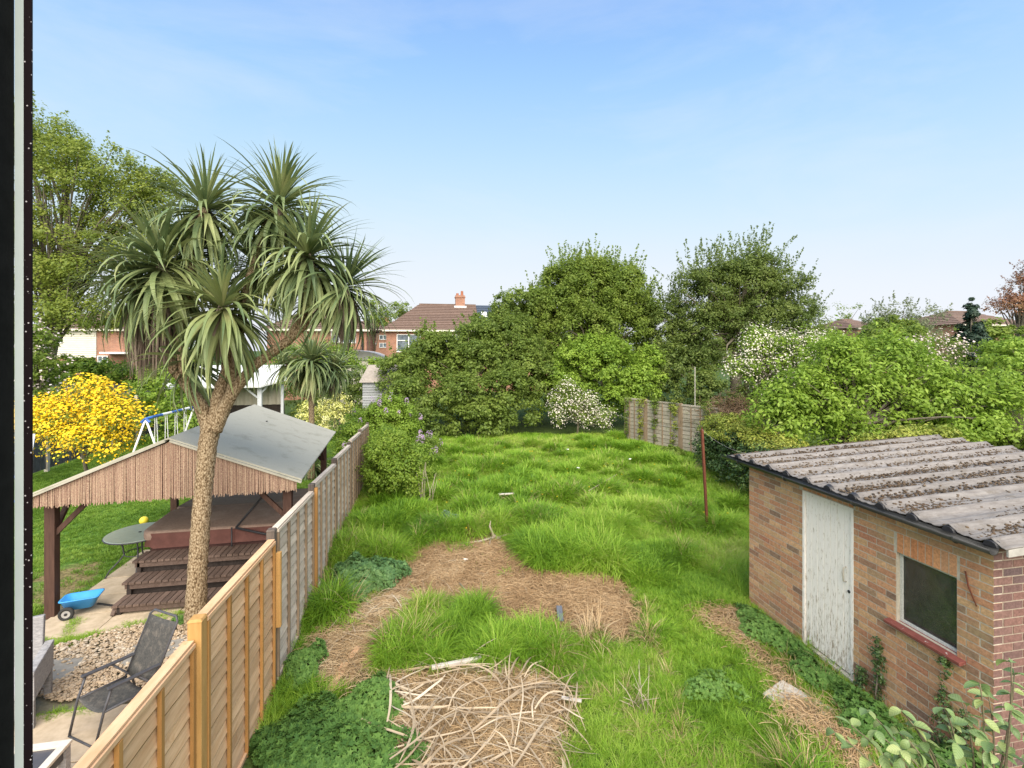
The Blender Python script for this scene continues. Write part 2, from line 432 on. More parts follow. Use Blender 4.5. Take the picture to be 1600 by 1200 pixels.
def brickmat(name, stops, stain, stainscale=1.6, lo=.5, hi=.72, stain2=None):
    m, N, L = new_mat(name)
    out = N.new('ShaderNodeOutputMaterial'); b = N.new('ShaderNodeBsdfPrincipled')
    geo = N.new('ShaderNodeNewGeometry'); oi = N.new('ShaderNodeObjectInfo')
    a = N.new('ShaderNodeMath'); a.operation = 'ADD'; L.new(geo.outputs['Random Per Island'], a.inputs[0]); L.new(oi.outputs['Random'], a.inputs[1])
    f = N.new('ShaderNodeMath'); f.operation = 'FRACT'; L.new(a.outputs[0], f.inputs[0])
    rp = ramp(N, [(i / (len(stops) - 1), s_) for i, s_ in enumerate(stops)]); L.new(f.outputs[0], rp.inputs[0])
    nz = N.new('ShaderNodeTexNoise'); nz.inputs['Scale'].default_value = 38; nz.inputs['Detail'].default_value = 10; nz.inputs['Roughness'].default_value = .7; L.new(geo.outputs['Position'], nz.inputs['Vector'])
    rg = ramp(N, [(.3, (.55, .55, .55)), (.72, (1.45, 1.45, 1.45))]); L.new(nz.outputs[0], rg.inputs[0])
    mu = N.new('ShaderNodeMix'); mu.data_type = 'RGBA'; mu.blend_type = 'MULTIPLY'; mu.inputs[0].default_value = .8
    L.new(rp.outputs[0], mu.inputs[6]); L.new(rg.outputs[0], mu.inputs[7])
    n2 = N.new('ShaderNodeTexNoise'); n2.inputs['Scale'].default_value = stainscale; n2.inputs['Detail'].default_value = 9; n2.inputs['Roughness'].default_value = .72; L.new(geo.outputs['Position'], n2.inputs['Vector'])
    r2 = ramp(N, [(lo, (0, 0, 0)), (hi, (.75, .75, .75))]); L.new(n2.outputs[0], r2.inputs[0])
    mx = N.new('ShaderNodeMix'); mx.data_type = 'RGBA'; L.new(r2.outputs[0], mx.inputs[0]); L.new(mu.outputs[2], mx.inputs[6]); mx.inputs[7].default_value = (*stain, 1)
    L.new(mx.outputs[2], b.inputs['Base Color']); b.inputs['Roughness'].default_value = .92; b.inputs['Specular IOR Level'].default_value = .2
    bp = N.new('ShaderNodeBump'); bp.inputs['Distance'].default_value = .004; bp.inputs['Strength'].default_value = .7; L.new(nz.outputs[0], bp.inputs['Height']); L.new(bp.outputs[0], b.inputs['Normal'])
    L.new(b.outputs[0], out.inputs[0]); return m
M_brick = brickmat('brick_front', [(.52, .265, .145), (.41, .205, .12), (.57, .31, .17), (.30, .17, .11), (.60, .36, .205), (.50, .31, .165), (.40, .18, .11), (.56, .37, .20), (.22, .14, .10), (.54, .28, .15)], (.42, .34, .17), 1.3, .54, .74)
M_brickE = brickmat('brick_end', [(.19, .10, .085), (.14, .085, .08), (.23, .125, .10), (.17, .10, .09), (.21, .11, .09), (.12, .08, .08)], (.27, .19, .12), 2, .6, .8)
M_brickO = brickmat('brick_orange', [(.56, .24, .11), (.47, .26, .15), (.60, .29, .14), (.52, .22, .10)], (.42, .33, .20), 3, .6, .8)
BL, BH, J = .213, .063, .0115
bricks = []          # (dist, axis, a0, a1, z0, z1, material, wall)
CH = BH + J + .001
nc = int(SH / CH)
def openY(y0, y1, z0, z1):
    """clip a brick against door, window and soldier courses; returns pieces"""
    segs = [(y0, y1)]
    for (a, b_, za, zb) in ((DY0 - .005, DY1 + .005, -1, 2.10), (DY0 - .03, DY1 + .03, 2.10, 9), (WY0 - .005, WY1 + .005, WZ0 - .01, WZ1), (WY0 - .03, WY1 + .03, WZ1, WZ1 + .215)):
        if z1 <= za + .02 or z0 >= zb - .02: continue
        ns = []
        for (p, q_) in segs:
            if q_ <= a or p >= b_: ns.append((p, q_)); continue
            if p < a: ns.append((p, a))
            if q_ > b_: ns.append((b_, q_))
        segs = ns
    return [s_ for s_ in segs if s_[1] - s_[0] > .03]
for c_ in range(nc + 1):
    z0 = -.02 + c_ * CH; z1 = z0 + BH
    if z1 > SH: z1 = SH
    if z1 - z0 < .02: continue
    y = SY0 + (0 if c_ % 2 == 0 else .1025 + J)
    while y < SY1 - .02:
        for (p, q_) in openY(y, min(y + BL, SY1), z0, z1):
            bricks.append((p, 'F', p, q_, z0, z1))
        y += BL + J
    x = SX + (0 if c_ % 2 else .1025 + J)
    while x < SX + 1.3:
        bricks.append((SY0 - .3 + (x - SX) * 3.2, 'E', x, x + BL, z0, z1)); x += BL + J
bricks.sort(key=lambda t: t[0])
mcache = {}
def brick_mesh(kind, w_, h_, mat, corner=False):
    k = (kind, round(w_, 3), round(h_, 3), corner)
    if k not in mcache:
        mb = MB()
        if kind == 'F': mb.b(0, .1025, 0, w_, 0, h_)
        else: mb.b(0, w_, 0, .1025, 0, h_)
        mcache[k] = mb.mesh('brick', mat)
        if corner:
            mcache[k].materials.append(M_brickE if kind == 'F' else M_brick)
            mcache[k].polygons[2 if kind == 'F' else 5].material_index = 1
    return mcache[k]
restF, restE = MB(), MB()
nb = 0
soldiers = []
for y0, y1, z0, zt in ((WY0, WY1, WZ1 + .004, .205), (DY0, DY1, DZ1 + .012, SH - DZ1 - .014)):
    k = int(round((y1 - y0) / .0745)); wd = (y1 - y0) / k
    for i in range(k): soldiers.append((y0 + i * wd, wd - .009, z0, zt))
for (y, wd, z0, zt) in soldiers:
    o = link('brick', MB().b(0, .1025, 0, wd, 0, zt).mesh('soldier_brick', M_brickO), wallF, (SX - .001, y, z0))
    o['label'] = 'upright orange brick over an opening'; nb += 1
for (d_, k, a, b_, z0, z1) in bricks:
    pr = random.uniform(-.0012, .0012) - .0025
    if nb < 300:
        if k == 'F': link('brick', brick_mesh('F', b_ - a, z1 - z0, M_brick, a < SY0 + .01), wallF, (SX + pr, a, z0))
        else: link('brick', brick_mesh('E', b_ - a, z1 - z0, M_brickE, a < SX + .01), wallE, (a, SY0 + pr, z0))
        nb += 1
    elif k == 'F': restF.b(SX + pr, SX + .1025, a, b_, z0, z1)
    else: restE.b(a, b_, SY0 + pr, SY0 + .1025, z0, z1)
if restF.v: stuff(restF.build('far_bricks', M_brick, wallF))
if restE.v: stuff(restE.build('far_bricks', M_brickE, wallE))

# door
M_peel = surf('peeling_white', (.60, .57, .53), (.78, .76, .72), (26, 26, 5), .8, .5, c3=(.30, .25, .19), c3scale=1, c3lo=.5, c3hi=.56, objvar=.05)
def peelmat():
    m, N, L = new_mat('peeling_paint')
    out = N.new('ShaderNodeOutputMaterial'); b = N.new('ShaderNodeBsdfPrincipled'); geo = N.new('ShaderNodeNewGeometry')
    mp = N.new('ShaderNodeMapping'); mp.inputs['Scale'].default_value = (45, 45, 9); L.new(geo.outputs['Position'], mp.inputs[0])
    nz = N.new('ShaderNodeTexNoise'); nz.inputs['Detail'].default_value = 8; nz.inputs['Roughness'].default_value = .75; nz.inputs['Scale'].default_value = 1; L.new(mp.outputs[0], nz.inputs['Vector'])
    sx = N.new('ShaderNodeSeparateXYZ'); L.new(geo.outputs['Position'], sx.inputs[0])
    mr = N.new('ShaderNodeMapRange'); mr.inputs[1].default_value = 0; mr.inputs[2].default_value = 1.1; mr.inputs[3].default_value = .10; mr.inputs[4].default_value = 0; L.new(sx.outputs[2], mr.inputs[0])
    ad = N.new('ShaderNodeMath'); ad.operation = 'ADD'; L.new(nz.outputs[0], ad.inputs[0]); L.new(mr.outputs[0], ad.inputs[1])
    rp = ramp(N, [(.54, (.84, .79, .73)), (.61, (.66, .60, .52)), (.66, (.34, .27, .19))]); L.new(ad.outputs[0], rp.inputs[0])
    L.new(rp.outputs[0], b.inputs['Base Color']); b.inputs['Roughness'].default_value = .8
    bp = N.new('ShaderNodeBump'); bp.inputs['Distance'].default_value = .003; bp.inputs['Strength'].default_value = .6; bp.invert = True; L.new(ad.outputs[0], bp.inputs['Height']); L.new(bp.outputs[0], b.inputs['Normal'])
    L.new(b.outputs[0], out.inputs[0]); return m
M_peel = peelmat()
door = S(MB().b(SX + .032, SX + .06, DY0 + .045, DY1 - .045, DZ0 + .02, DZ1 - .045).build('door', M_peel)); door['label'] = 'white plank door with peeling paint'
k = 7; wd = (DY1 - DY0 - .09) / k
for i in range(k):
    MB().b(SX + .012, SX + .031, DY0 + .045 + i * wd + .0025, DY0 + .045 + (i + 1) * wd - .0025, DZ0 + .02, DZ1 - .047).build('plank', M_peel, door, bevel=.003)
MB().tube([(SX + .012, 4.90, 1.17), (SX - .03, 4.90, 1.18), (SX - .035, 4.90, 1.27), (SX - .03, 4.90, 1.34), (SX + .012, 4.90, 1.35)], .007, 8).build('handle', surf('dull_brass', (.40, .36, .28), (.5, .46, .38), (9, 9, 9), .5, 0), door, True)
MB().tube([(SX + .012, 4.86, 1.07), (SX + .004, 4.86, 1.07)], .018, 12).build('keyhole', M_black, door)
fr = MB().b(SX - .004, SX + .07, DY0, DY0 + .04, DZ0, DZ1).b(SX - .004, SX + .07, DY1 - .04, DY1, DZ0, DZ1).b(SX - .003, SX + .07, DY0 + .04, DY1 - .04, DZ1 - .042, DZ1)
S(fr.build('door_frame', M_peel, bevel=.003))
S(MB().b(SX - .03, SX + .12, DY0 - .02, DY1 + .02, -.06, DZ0).build('door_step', M_concrete, bevel=.006))
# window
wf = MB()
for (y0, y1, z0, z1) in ((WY0, WY0 + .03, WZ0, WZ1), (WY1 - .03, WY1, WZ0, WZ1), (WY0 + .03, WY1 - .03, WZ0, WZ0 + .03), (WY0 + .03, WY1 - .03, WZ1 - .03, WZ1)):
    wf.b(SX + .045, SX + .085, y0, y1, z0, z1)
win = S(wf.build('window', surf('window_paint', (.36, .37, .34), (.60, .60, .56), (60, 60, 60), .7, .3), bevel=.002)); win['label'] = 'steel framed window with dusty dark glass'
def dustyglass():
    m, N, L = new_mat('dusty_glass')
    out = N.new('ShaderNodeOutputMaterial'); g = N.new('ShaderNodeBsdfGlossy'); tr = N.new('ShaderNodeBsdfTransparent'); d = N.new('ShaderNodeBsdfDiffuse'); geo = N.new('ShaderNodeNewGeometry')
    nz = N.new('ShaderNodeTexNoise'); nz.inputs['Scale'].default_value = 9; nz.inputs['Detail'].default_value = 12; nz.inputs['Roughness'].default_value = .8; L.new(geo.outputs['Position'], nz.inputs['Vector'])
    rp = ramp(N, [(.40, (.08, .08, .08)), (.62, (.20, .20, .20)), (.72, (.5, .5, .5))]); L.new(nz.outputs[0], rp.inputs[0])
    d.inputs[0].default_value = (.28, .28, .26, 1); g.inputs['Roughness'].default_value = .12; tr.inputs[0].default_value = (.6, .65, .62, 1); g.inputs[0].default_value = (.7, .7, .7, 1)
    m1 = N.new('ShaderNodeMixShader'); L.new(rp.outputs[0], m1.inputs[0]); L.new(tr.outputs[0], m1.inputs[1]); L.new(d.outputs[0], m1.inputs[2])
    fr = N.new('ShaderNodeFresnel'); fr.inputs[0].default_value = 1.5
    m2 = N.new('ShaderNodeMixShader'); L.new(fr.outputs[0], m2.inputs[0]); L.new(m1.outputs[0], m2.inputs[1]); L.new(g.outputs[0], m2.inputs[2]); L.new(m2.outputs[0], out.inputs[0]); return m
MB().b(SX + .06, SX + .064, WY0 + .03, WY1 - .03, WZ0 + .03, WZ1 - .03).build('pane', dustyglass(), win)
MB().b(SX + .4, SX + .42, WY0 - .3, WY1 + .6, 0, SH).build('back_board', surf('inside_board', (.02, .02, .02), (.07, .06, .05), (5, 5, 5)), win)
M_sill = surf('red_sill', (.20, .06, .05), (.28, .09, .07), (15, 15, 15), .6, .2, c3=(.75, .72, .68), c3scale=17, c3lo=.62, c3hi=.66)
sl_ = MB().box((SX - .005, (WY0 + WY1) / 2, WZ0 - .022), (.15, WY1 - WY0 + .16, .035), Euler((0, -.12, 0)))
S(sl_.build('window_sill', M_sill, bevel=.004))
# casement stay on wall
S(MB().tube([(SX - .01, 3.60, 1.90), (SX - .03, 3.56, 1.78), (SX - .02, 3.50, 1.62)], [.006, .008, .006], 6).build('stay_bar', M_rust, smooth=True))

# roof: corrugated sheets running along X
M_asb = surf('roof_sheet', (.14, .125, .115), (.265, .245, .228), (5, 26, 26), .95, .6, c3=(.16, .14, .12), c3scale=6, c3lo=.52, c3hi=.66, objvar=.08, bdist=.01)
PITCH = .34
def prof(y):
    t = ((y - 3.30) % PITCH) / PITCH
    t = abs(t - .5) * 2            # 1 on the ridge line, 0 mid-flat
    return .052 * max(0, (t - .60) / .40) ** .5 * (1 if t > .6 else 0) + .004 * math.cos(t * 12)
def sheet(y0, y1, x0, x1, zoff):
    mb = MB(); ny_ = int((y1 - y0) / .0155); nxx = 18; th = .008
    for side in (0, 1):
        for i in range(nxx + 1):
            x = x0 + (x1 - x0) * i / nxx
            for j in range(ny_ + 1):
                y = y0 + (y1 - y0) * j / ny_
                z = 2.275 + (x - 4.9) * .048 + prof(y) + zoff - (th if side else 0) + .003 * math.sin(7 * x + 3 * y)
                mb.v.append((x, y, z))
    W = ny_ + 1; T = (nxx + 1) * W
    for i in range(nxx):
        for j in range(ny_):
            a = i * W + j
            mb.f.append((a, a + W, a + W + 1, a + 1)); mb.f.append((T + a, T + a + 1, T + a + W + 1, T + a + W))
    for j in range(ny_):
        mb.f.append((j, j + 1, T + j + 1, T + j)); a = nxx * W + j; mb.f.append((a + 1, a, T + a, T + a + 1))
    for i in range(nxx):
        a = i * W; mb.f.append((a + W, a, T + a, T + a + W)); a = i * W + ny_; mb.f.append((a, a + W, T + a + W, T + a))
    return mb
e = 3.19
sheets = [(e, e + .34 * 3 + .15, 8.95, .012), (e + .34 * 3 + .02, e + .34 * 6 + .15, 8.90, .0), (e + .34 * 6 + .02, e + .34 * 9 + .15, 8.84, .012), (e + .34 * 9 + .02, 6.92, 8.80, 0)]
for (y0, y1, x1, zo) in sheets:
    S(sheet(y0, y1, 4.90, x1, zo).build('roof_sheet', M_asb, smooth=True))
# end flashing on the near verge
S(MB().bar((4.93, 3.20, 2.245), (8.95, 3.20, 2.435), .02, .07).build('verge_board', surf('verge', (.26, .24, .22), (.42, .40, .37), (9, 9, 9)), bevel=.004))
# moss and leaf litter in the troughs
n = 19000
mx_ = rng.uniform(4.95, 8.8, n); ty = rng.beta(1.3, 1.3, n); rowi = rng.integers(0, 11, n)
my = 3.30 + (rowi + .13 + ty * .74) * PITCH; my += rng.normal(0, .012, n)
keep = (my < 6.88) & (my > 3.24) & ((wob(mx_, my * 3, 2.2) + .35 * (my - 4.6)) > rng.uniform(-.9, 1.1, n) + .1)
mx_, my = mx_[keep], my[keep]; n = len(mx_)
mz = np.array([2.285 + (x - 4.9) * .048 + prof(y) for x, y in zip(mx_, my)]) + .004
s = rng.uniform(.004, .016, (n, 1)) * rng.uniform(.7, 1.3, (n, 3)) * np.array([1.3, 1, .7])
P = PV[None] * s[:, None, :] + np.stack([mx_, my, mz], 1)[:, None]
F = (PF[None] + (np.arange(n) * 12)[:, None, None]).reshape(-1, 3)
M_moss = leafmat('dry_moss', [(.045, .032, .022), (.10, .065, .04), (.06, .045, .03), (.13, .09, .055), (.30, .26, .22)], .95, 0)
S(stuff(link('dry_moss', fast_mesh('dry_moss', P.reshape(-1, 3), F, M_moss))))
# gutter (half round) with brackets, and black closures under each ridge
def gutter():
    mb = MB(); n_ = 10; ys_ = [3.26, 7.0]; o_ = []
    for r_ in (.058, .052):
        for y in ys_:
            for k in range(n_ + 1):
                a = math.pi + math.pi * k / n_
                mb.v.append((4.875 + r_ * math.cos(a), y, 2.262 + r_ * math.sin(a)))
    W = n_ + 1
    for k in range(n_):
        mb.f.append((k, k + 1, W + k + 1, W + k)); mb.f.append((2*W + k + 1, 2*W + k, 3*W + k, 3*W + k + 1))
        mb.f.append((k + 1, k, 2*W + k, 2*W + k + 1)); mb.f.append((W + k, W + k + 1, 3*W + k + 1, 3*W + k))
    mb.f.append((0, W, 3*W, 2*W)); mb.f.append((W + n_, n_, 2*W + n_, 3*W + n_))
    return mb
M_gut = surf('black_gutter', (.02, .02, .02), (.06, .06, .06), (9, 3, 9), .38, .05)
gut = S(gutter().build('gutter', M_gut, smooth=True))
for y in (3.55, 4.6, 5.65, 6.6):
    MB().tube([(4.875 + .062 * math.cos(a), y, 2.262 + .062 * math.sin(a)) for a in np.linspace(math.pi, 2 * math.pi, 9)], .008, 5).build('bracket', M_gut, gut)
for i in range(11):
    y = 3.30 + i * PITCH
    mb = MB(); k = 8; vs = []
    for xx, sc in ((4.885, .75), (4.93, 1.0)):
        for j in range(k + 1):
            a = math.pi * j / k; vs.append((xx, y + .070 * sc * math.cos(a), 2.272 + .062 * sc * math.sin(a)))
    mb.add(vs, [(j, j + 1, k + 1 + j + 1, k + 1 + j) for j in range(k)] + [tuple(reversed(range(k + 1)))])
    S(mb.build('ridge_closure', M_black))

# ================================================================== FENCES
def post(par, x, y, w_, h, mt, lab=None):
    o = MB().box((x, y, h / 2 - .02), (w_, w_, h + .04)).box((x, y, h + .008), (w_ + .012, w_ + .012, .02), taper=.75).build('post', mt, par, bevel=.004)
    if lab: o['label'] = lab
def lap_panel(par, y0, y1, z0, z1s, z1e, mt, mbat, nb_=13, nbat=3, X=-1.72, sign=1):
    """waney-lap panel along Y; battens and laps face +X (sign=1)"""
    Lp = y1 - y0; sl = (z1e - z1s)
    f_ = MB()
    f_.bar((X + .02 * sign, y0, z1s - .025), (X + .02 * sign, y1, z1e - .025), .05, .035)
    f_.bar((X - .005 * sign, y0 - .001, z1s + .006), (X - .005 * sign, y1 + .001, z1e + .006), .075, .018)
    p = f_.build('panel', mt, par, bevel=.003)
    MB().bar((X + .02 * sign, y0, z0 + .03), (X + .02 * sign, y1, z0 + .03 + sl), .04, .035).build('rail', mt, p)
    for i in range(nb_):
        t0 = i / nb_; t1 = (i + 1) / nb_ + .022
        za = z0 + (z1s - z0 - .03) * t0; zb = z0 + (z1s - z0 - .03) * min(1, t1)
        zc = (za + zb) / 2; h = zb - za
        mb = MB(); nseg = 6
        j1 = [random.uniform(-.007, .007) for _ in range(nseg + 1)]
        vs = []
        for k in range(nseg + 1):
            y = y0 + .006 + (Lp - .012) * k / nseg; dz = sl * k / nseg
            bot = za + dz + j1[k]; top = zb + dz
            xo = X + sign * .020; xi = X - sign * .002
            vs += [(xo - sign * .005, y, bot), (xo - sign * .010, y, bot), (xi - sign * .006, y, top), (xi + sign * .002, y, top), (xo + sign * .001, y, bot + .013 + j1[k] * .6)]
        fs = []
        for k in range(nseg):
            a = 5 * k; b2 = a + 5
            for q_ in range(5):
                fs.append((a + q_, a + (q_ + 1) % 5, b2 + (q_ + 1) % 5, b2 + q_))
        fs += [(4, 3, 2, 1, 0), (5 * nseg, 5 * nseg + 1, 5 * nseg + 2, 5 * nseg + 3, 5 * nseg + 4)]
        bo = mb.add(vs, fs).build('board', mt, p); bo.data.materials.append(M_wane_shade if mt is M_pine else M_wanegrey_shade)
        for k in range(nseg): bo.data.polygons[5 * k + 4].material_index = 1  # lower face strip: wane and painted lap shadow in one dark tone
    for i in range(nbat + 2):
        t = i / (nbat + 1); y = y0 + .02 + (Lp - .04) * t
        dz = sl * t
        MB().b(X + min(sign * .020, sign * .047), X + max(sign * .020, sign * .047), y - .019, y + .019, z0 + dz, z1s + dz - .05).build('batten', mbat, p)
    return p
nf = thing('pine_fence', 'new orange pine lap fence panels at the bottom left of the garden', 'fence', (0, 0, 0))
lap_panel(nf, .25, 2.09, .06, 1.82, 1.74, M_pine, M_pinebat, X=-1.76)
lap_panel(nf, 2.19, 4.04, .05, 1.82, 1.74, M_pine, M_pinebat, X=-1.76)
lap_panel(nf, 4.16, 5.93, .06, 1.875, 1.77, M_pine, M_pinebat)
post(nf, -1.73, 2.14, .09, 1.92, M_pinepost); post(nf, -1.73, 4.10, .10, 1.885, M_pinepost)
of = thing('weathered_fence', 'weathered grey lap fence beyond the new orange panels', 'fence', (0, 0, 0))
post(of, -1.74, 5.99, .09, 1.87, M_dkpost)
o = MB().b(-1.675, -1.625, 5.93, 5.985, .75, 1.62).build('repair_batten', M_pinepost, of, bevel=.003); o['label'] = 'bright orange repair batten nailed to the post'
for (a, b_, zs, ze) in ((6.05, 7.93, 1.86, 1.74), (8.05, 9.88, 1.83, 1.71), (10.0, 11.85, 1.80, 1.69)):
    lap_panel(of, a, b_, .05, zs, ze, M_grey, M_greybat)
post(of, -1.73, 7.99, .09, 1.84, M_dkpost); post(of, -1.73, 9.94, .09, 1.80, M_dkpost); post(of, -1.73, 11.92, .09, 1.74, M_dkpost)
o = MB().b(-1.675, -1.63, 7.93, 7.985, .05, 1.80).build('repair_batten', M_pinebat, of)
for (a, b_, zs, ze) in ((12.0, 13.8, 1.77, 1.66), (13.92, 15.7, 1.70, 1.58)):
    lap_panel(of, a, b_, .05, zs, ze, M_grey, M_greybat, nbat=4)
post(of, -1.73, 13.86, .09, 1.72, M_dkpost); post(of, -1.73, 15.76, .09, 1.62, M_dkpost)

# right-hand old fence: from (9.1,18.8) to (10.35,15.7)
rf = thing('ivy_fence', 'old grey lap fence hung with ivy at the far right of the garden', 'fence', (9.09, 18.8, 0), rotz=0)
A, B = Vector((8.75, 19.6, 0)), Vector((10.5, 15.2, 0))
ang = math.atan2((A - B).x, (A - B).y)
rf.location = B; rf.rotation_euler = (0, 0, -ang)
Ltot = (A - B).length; y = 0
k = 0
while y < Ltot - .2:
    y1 = min(y + 1.75, Ltot)
    lap_panel(rf, y + .05, y1 - .05, .08, 1.86, 1.84, M_oldboard, M_greybat, nb_=11, nbat=3, X=0, sign=-1)
    o = MB().box((0, y, .93), (.09, .09, 1.92)).build('post', M_greybat, rf)
    y += 1.75; k += 1

# ================================================================== GAZEBO
gz = thing('gazebo', 'timber garden gazebo with felt roof and reed screened gable over the hot tub', 'gazebo', (-3.80, 8.25, 0), R(3.2))
gz['label'] = 'timber gazebo with pale felt roof and reed gable'
HW, LY, ZE, ZR = 1.86, 4.35, 1.90, 2.64
sl2 = math.atan2(ZR - ZE, HW); Ls = math.hypot(HW, ZR - ZE)
postm = M_brown
for (x, y) in ((-1.62, .05), (1.62, .05), (-1.62, 4.1), (1.62, 4.1)):
    MB().box((x, y, .95), (.13, .13, 1.9)).build('post', postm, gz, bevel=.006)
for s in (-1, 1):
    for y in (.05, 4.1):
        MB().bar((s * 1.60, y, 1.22), (s * 1.02, y, 1.86), .07, .05, up=(0, 1, 0)).build('brace', postm, gz, bevel=.003)
    for (ya, yb) in ((.08, .62), (4.06, 3.5)):
        MB().bar((s * 1.61, ya, 1.26), (s * 1.61, yb, 1.86), .05, .07, up=(1, 0, 0)).build('brace', postm, gz, bevel=.003)
    MB().bar((s * 1.62, -.12, 1.90), (s * 1.62, 4.3, 1.90), .09, .11).build('wall_plate', postm, gz, bevel=.003)
MB().bar((0, -.1, ZR - .12), (0, 4.3, ZR - .12), .05, .12).build('ridge_beam', postm, gz)
for y in (.05, 4.1):
    MB().bar((-1.62, y, 1.86), (1.62, y, 1.86), .045, .1).build('tie_beam', postm, gz)
for s in (-1, 1):
    # felt sheets: two or three per slope with visible lap lines
    cuts = [(-.22, 1.15), (1.15, 3.15), (3.15, LY)] if s < 0 else [(-.22, 1.75), (1.75, 3.95), (3.95, LY)]
    for i, (a, b_) in enumerate(cuts):
        mb = MB(); zo = .006 * (2 - i)
        x0, z0 = 0, ZR + zo; x1, z1 = s * (HW + .02 - .09 * (s < 0)), ZE - .01 + zo
        vs = []
        for (x, z) in ((x0, z0), (x1, z1), (x1, z1 - .025), (x0, z0 - .025)):
            vs += [(x, a - (.03 if i else 0), z), (x, b_, z)]
        fs = [(0, 1, 3, 2), (2, 3, 5, 4), (4, 5, 7, 6), (6, 7, 1, 0), (0, 2, 4, 6), (1, 7, 5, 3)]
        mb.add(vs, fs).build('roof_felt', M_felt, gz)
    MB().bar((s * .03, -.235, ZR - .035), (s * (HW + .02 - .09 * (s < 0)), -.235, ZE - .045), .03, .05, up=(0, 1, 0)).build('verge_trim', M_felt, gz)
# small vent cap spot on the felt
MB().tube([(.62, 2.9, ZR - .23), (.62, 2.9, ZR - .215)], .02, 8).build('nail_cap', M_black, gz)
# reed screens: many thin vertical reeds (front gable)
M_reed = leafmat('reed', [(.17, .10, .075), (.40, .28, .19), (.24, .14, .11), (.48, .36, .25), (.30, .18, .14), (.42, .35, .22)], .8, 0, spotscale=60)
reed = MB(); x = -1.70
reedn = 0
while x < 1.80:
    zt = ZR - abs(x) / HW * (ZR - ZE) - .06
    zb = 1.72 + random.uniform(-.03, .022)
    r_ = random.uniform(.004, .008); yy = -.20 + random.uniform(-.006, .006)
    lean = random.uniform(-.006, .006)
    reed.tube([(x + lean, yy, zb), (x, yy, max(zt, zb + .1))], r_, 5, cap=False); reedn += 1
    x += r_ * 1.75
stuff(reed.build('reed_screen', M_reed, gz))
MB().add([(-1.68, -.185, 1.73), (1.8, -.185, 1.73), (1.8, -.185, 1.86), (0, -.185, 2.56), (-1.68, -.185, 1.88)], [(0, 1, 2, 3, 4)]).build('screen_backing', M_brown, gz)

# ================================================================== HOT TUB + STEPS
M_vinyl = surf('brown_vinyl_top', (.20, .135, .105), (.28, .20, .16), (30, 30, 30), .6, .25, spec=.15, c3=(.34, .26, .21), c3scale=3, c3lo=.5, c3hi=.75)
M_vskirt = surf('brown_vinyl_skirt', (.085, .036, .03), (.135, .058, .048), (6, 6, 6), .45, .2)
M_cab = surf('tub_cabinet', (.05, .022, .02), (.09, .042, .036), (6, 6, 3), .6, .2)
def rrect(x0, x1, y0, y1, r_, n_=5):
    pts = []
    for (cx, cy, a0) in ((x1 - r_, y0 + r_, -90), (x1 - r_, y1 - r_, 0), (x0 + r_, y1 - r_, 90), (x0 + r_, y0 + r_, 180)):
        for k in range(n_ + 1):
            a = R(a0 + 90 * k / n_); pts.append((cx + r_ * math.cos(a), cy + r_ * math.sin(a)))
    return pts
def loft(mb, rings, cap=True):
    o = len(mb.v); n_ = len(rings[0])
    for rr in rings: mb.v += [tuple(p) for p in rr]
    for i in range(len(rings) - 1):
        for k in range(n_):
            k2 = (k + 1) % n_; mb.f.append((o + i*n_ + k, o + i*n_ + k2, o + (i+1)*n_ + k2, o + (i+1)*n_ + k))
    if cap:
        mb.f.append(tuple(o + k for k in reversed(range(n_)))); mb.f.append(tuple(o + (len(rings)-1)*n_ + k for k in range(n_)))
    return mb
TX0, TX1, TY0, TY1 = -4.70, -2.30, 9.05, 11.25
tub = thing('hot_tub', 'covered hot tub with brown vinyl lid under the gazebo', 'hot tub', (0, 0, 0))
def ring(ins, z): return [(x, y, z) for x, y in rrect(TX0 + ins, TX1 - ins, TY0 + ins, TY1 - ins, .22 - ins * .5)]
loft(MB(), [ring(.06, .02), ring(.05, .68)]).build('cabinet', M_cab, tub, bevel=.01)
for (ya, yb, nm) in ((TY0, (TY0 + TY1) / 2 - .008, 'a'), ((TY0 + TY1) / 2 + .008, TY1, 'b')):
    mb = MB()
    def rg(ins, z, crown=0):
        pts = rrect(TX0 + ins, TX1 - ins, ya + ins * (nm == 'a'), yb - ins * (nm == 'b'), .16, 4)
        mid = (TY0 + TY1) / 2
        return [(x, y, z + crown * (1 - abs(y - mid) / 1.1)) for x, y in pts]
    loft(mb, [rg(0, .74), rg(-.004, .80), rg(0, .875, .04), rg(.03, .89, .05)])
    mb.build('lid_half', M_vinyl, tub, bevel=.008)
mb = MB()
base = ring(-.008, 0); k = len(base)
rings = []
for (z, am, out_) in ((.62, .018, .016), (.66, .010, .010), (.75, .002, .004), (.858, 0, .004)):
    rings.append([(x + (x - (TX0+TX1)/2) * out_ * .3, y + (y - (TY0+TY1)/2) * out_ * .3, z + am * math.sin(i * 2.1)) for i, (x, y, _) in enumerate(base)])
loft(mb, rings, cap=False).build('lid_skirt', M_vskirt, tub, smooth=True)
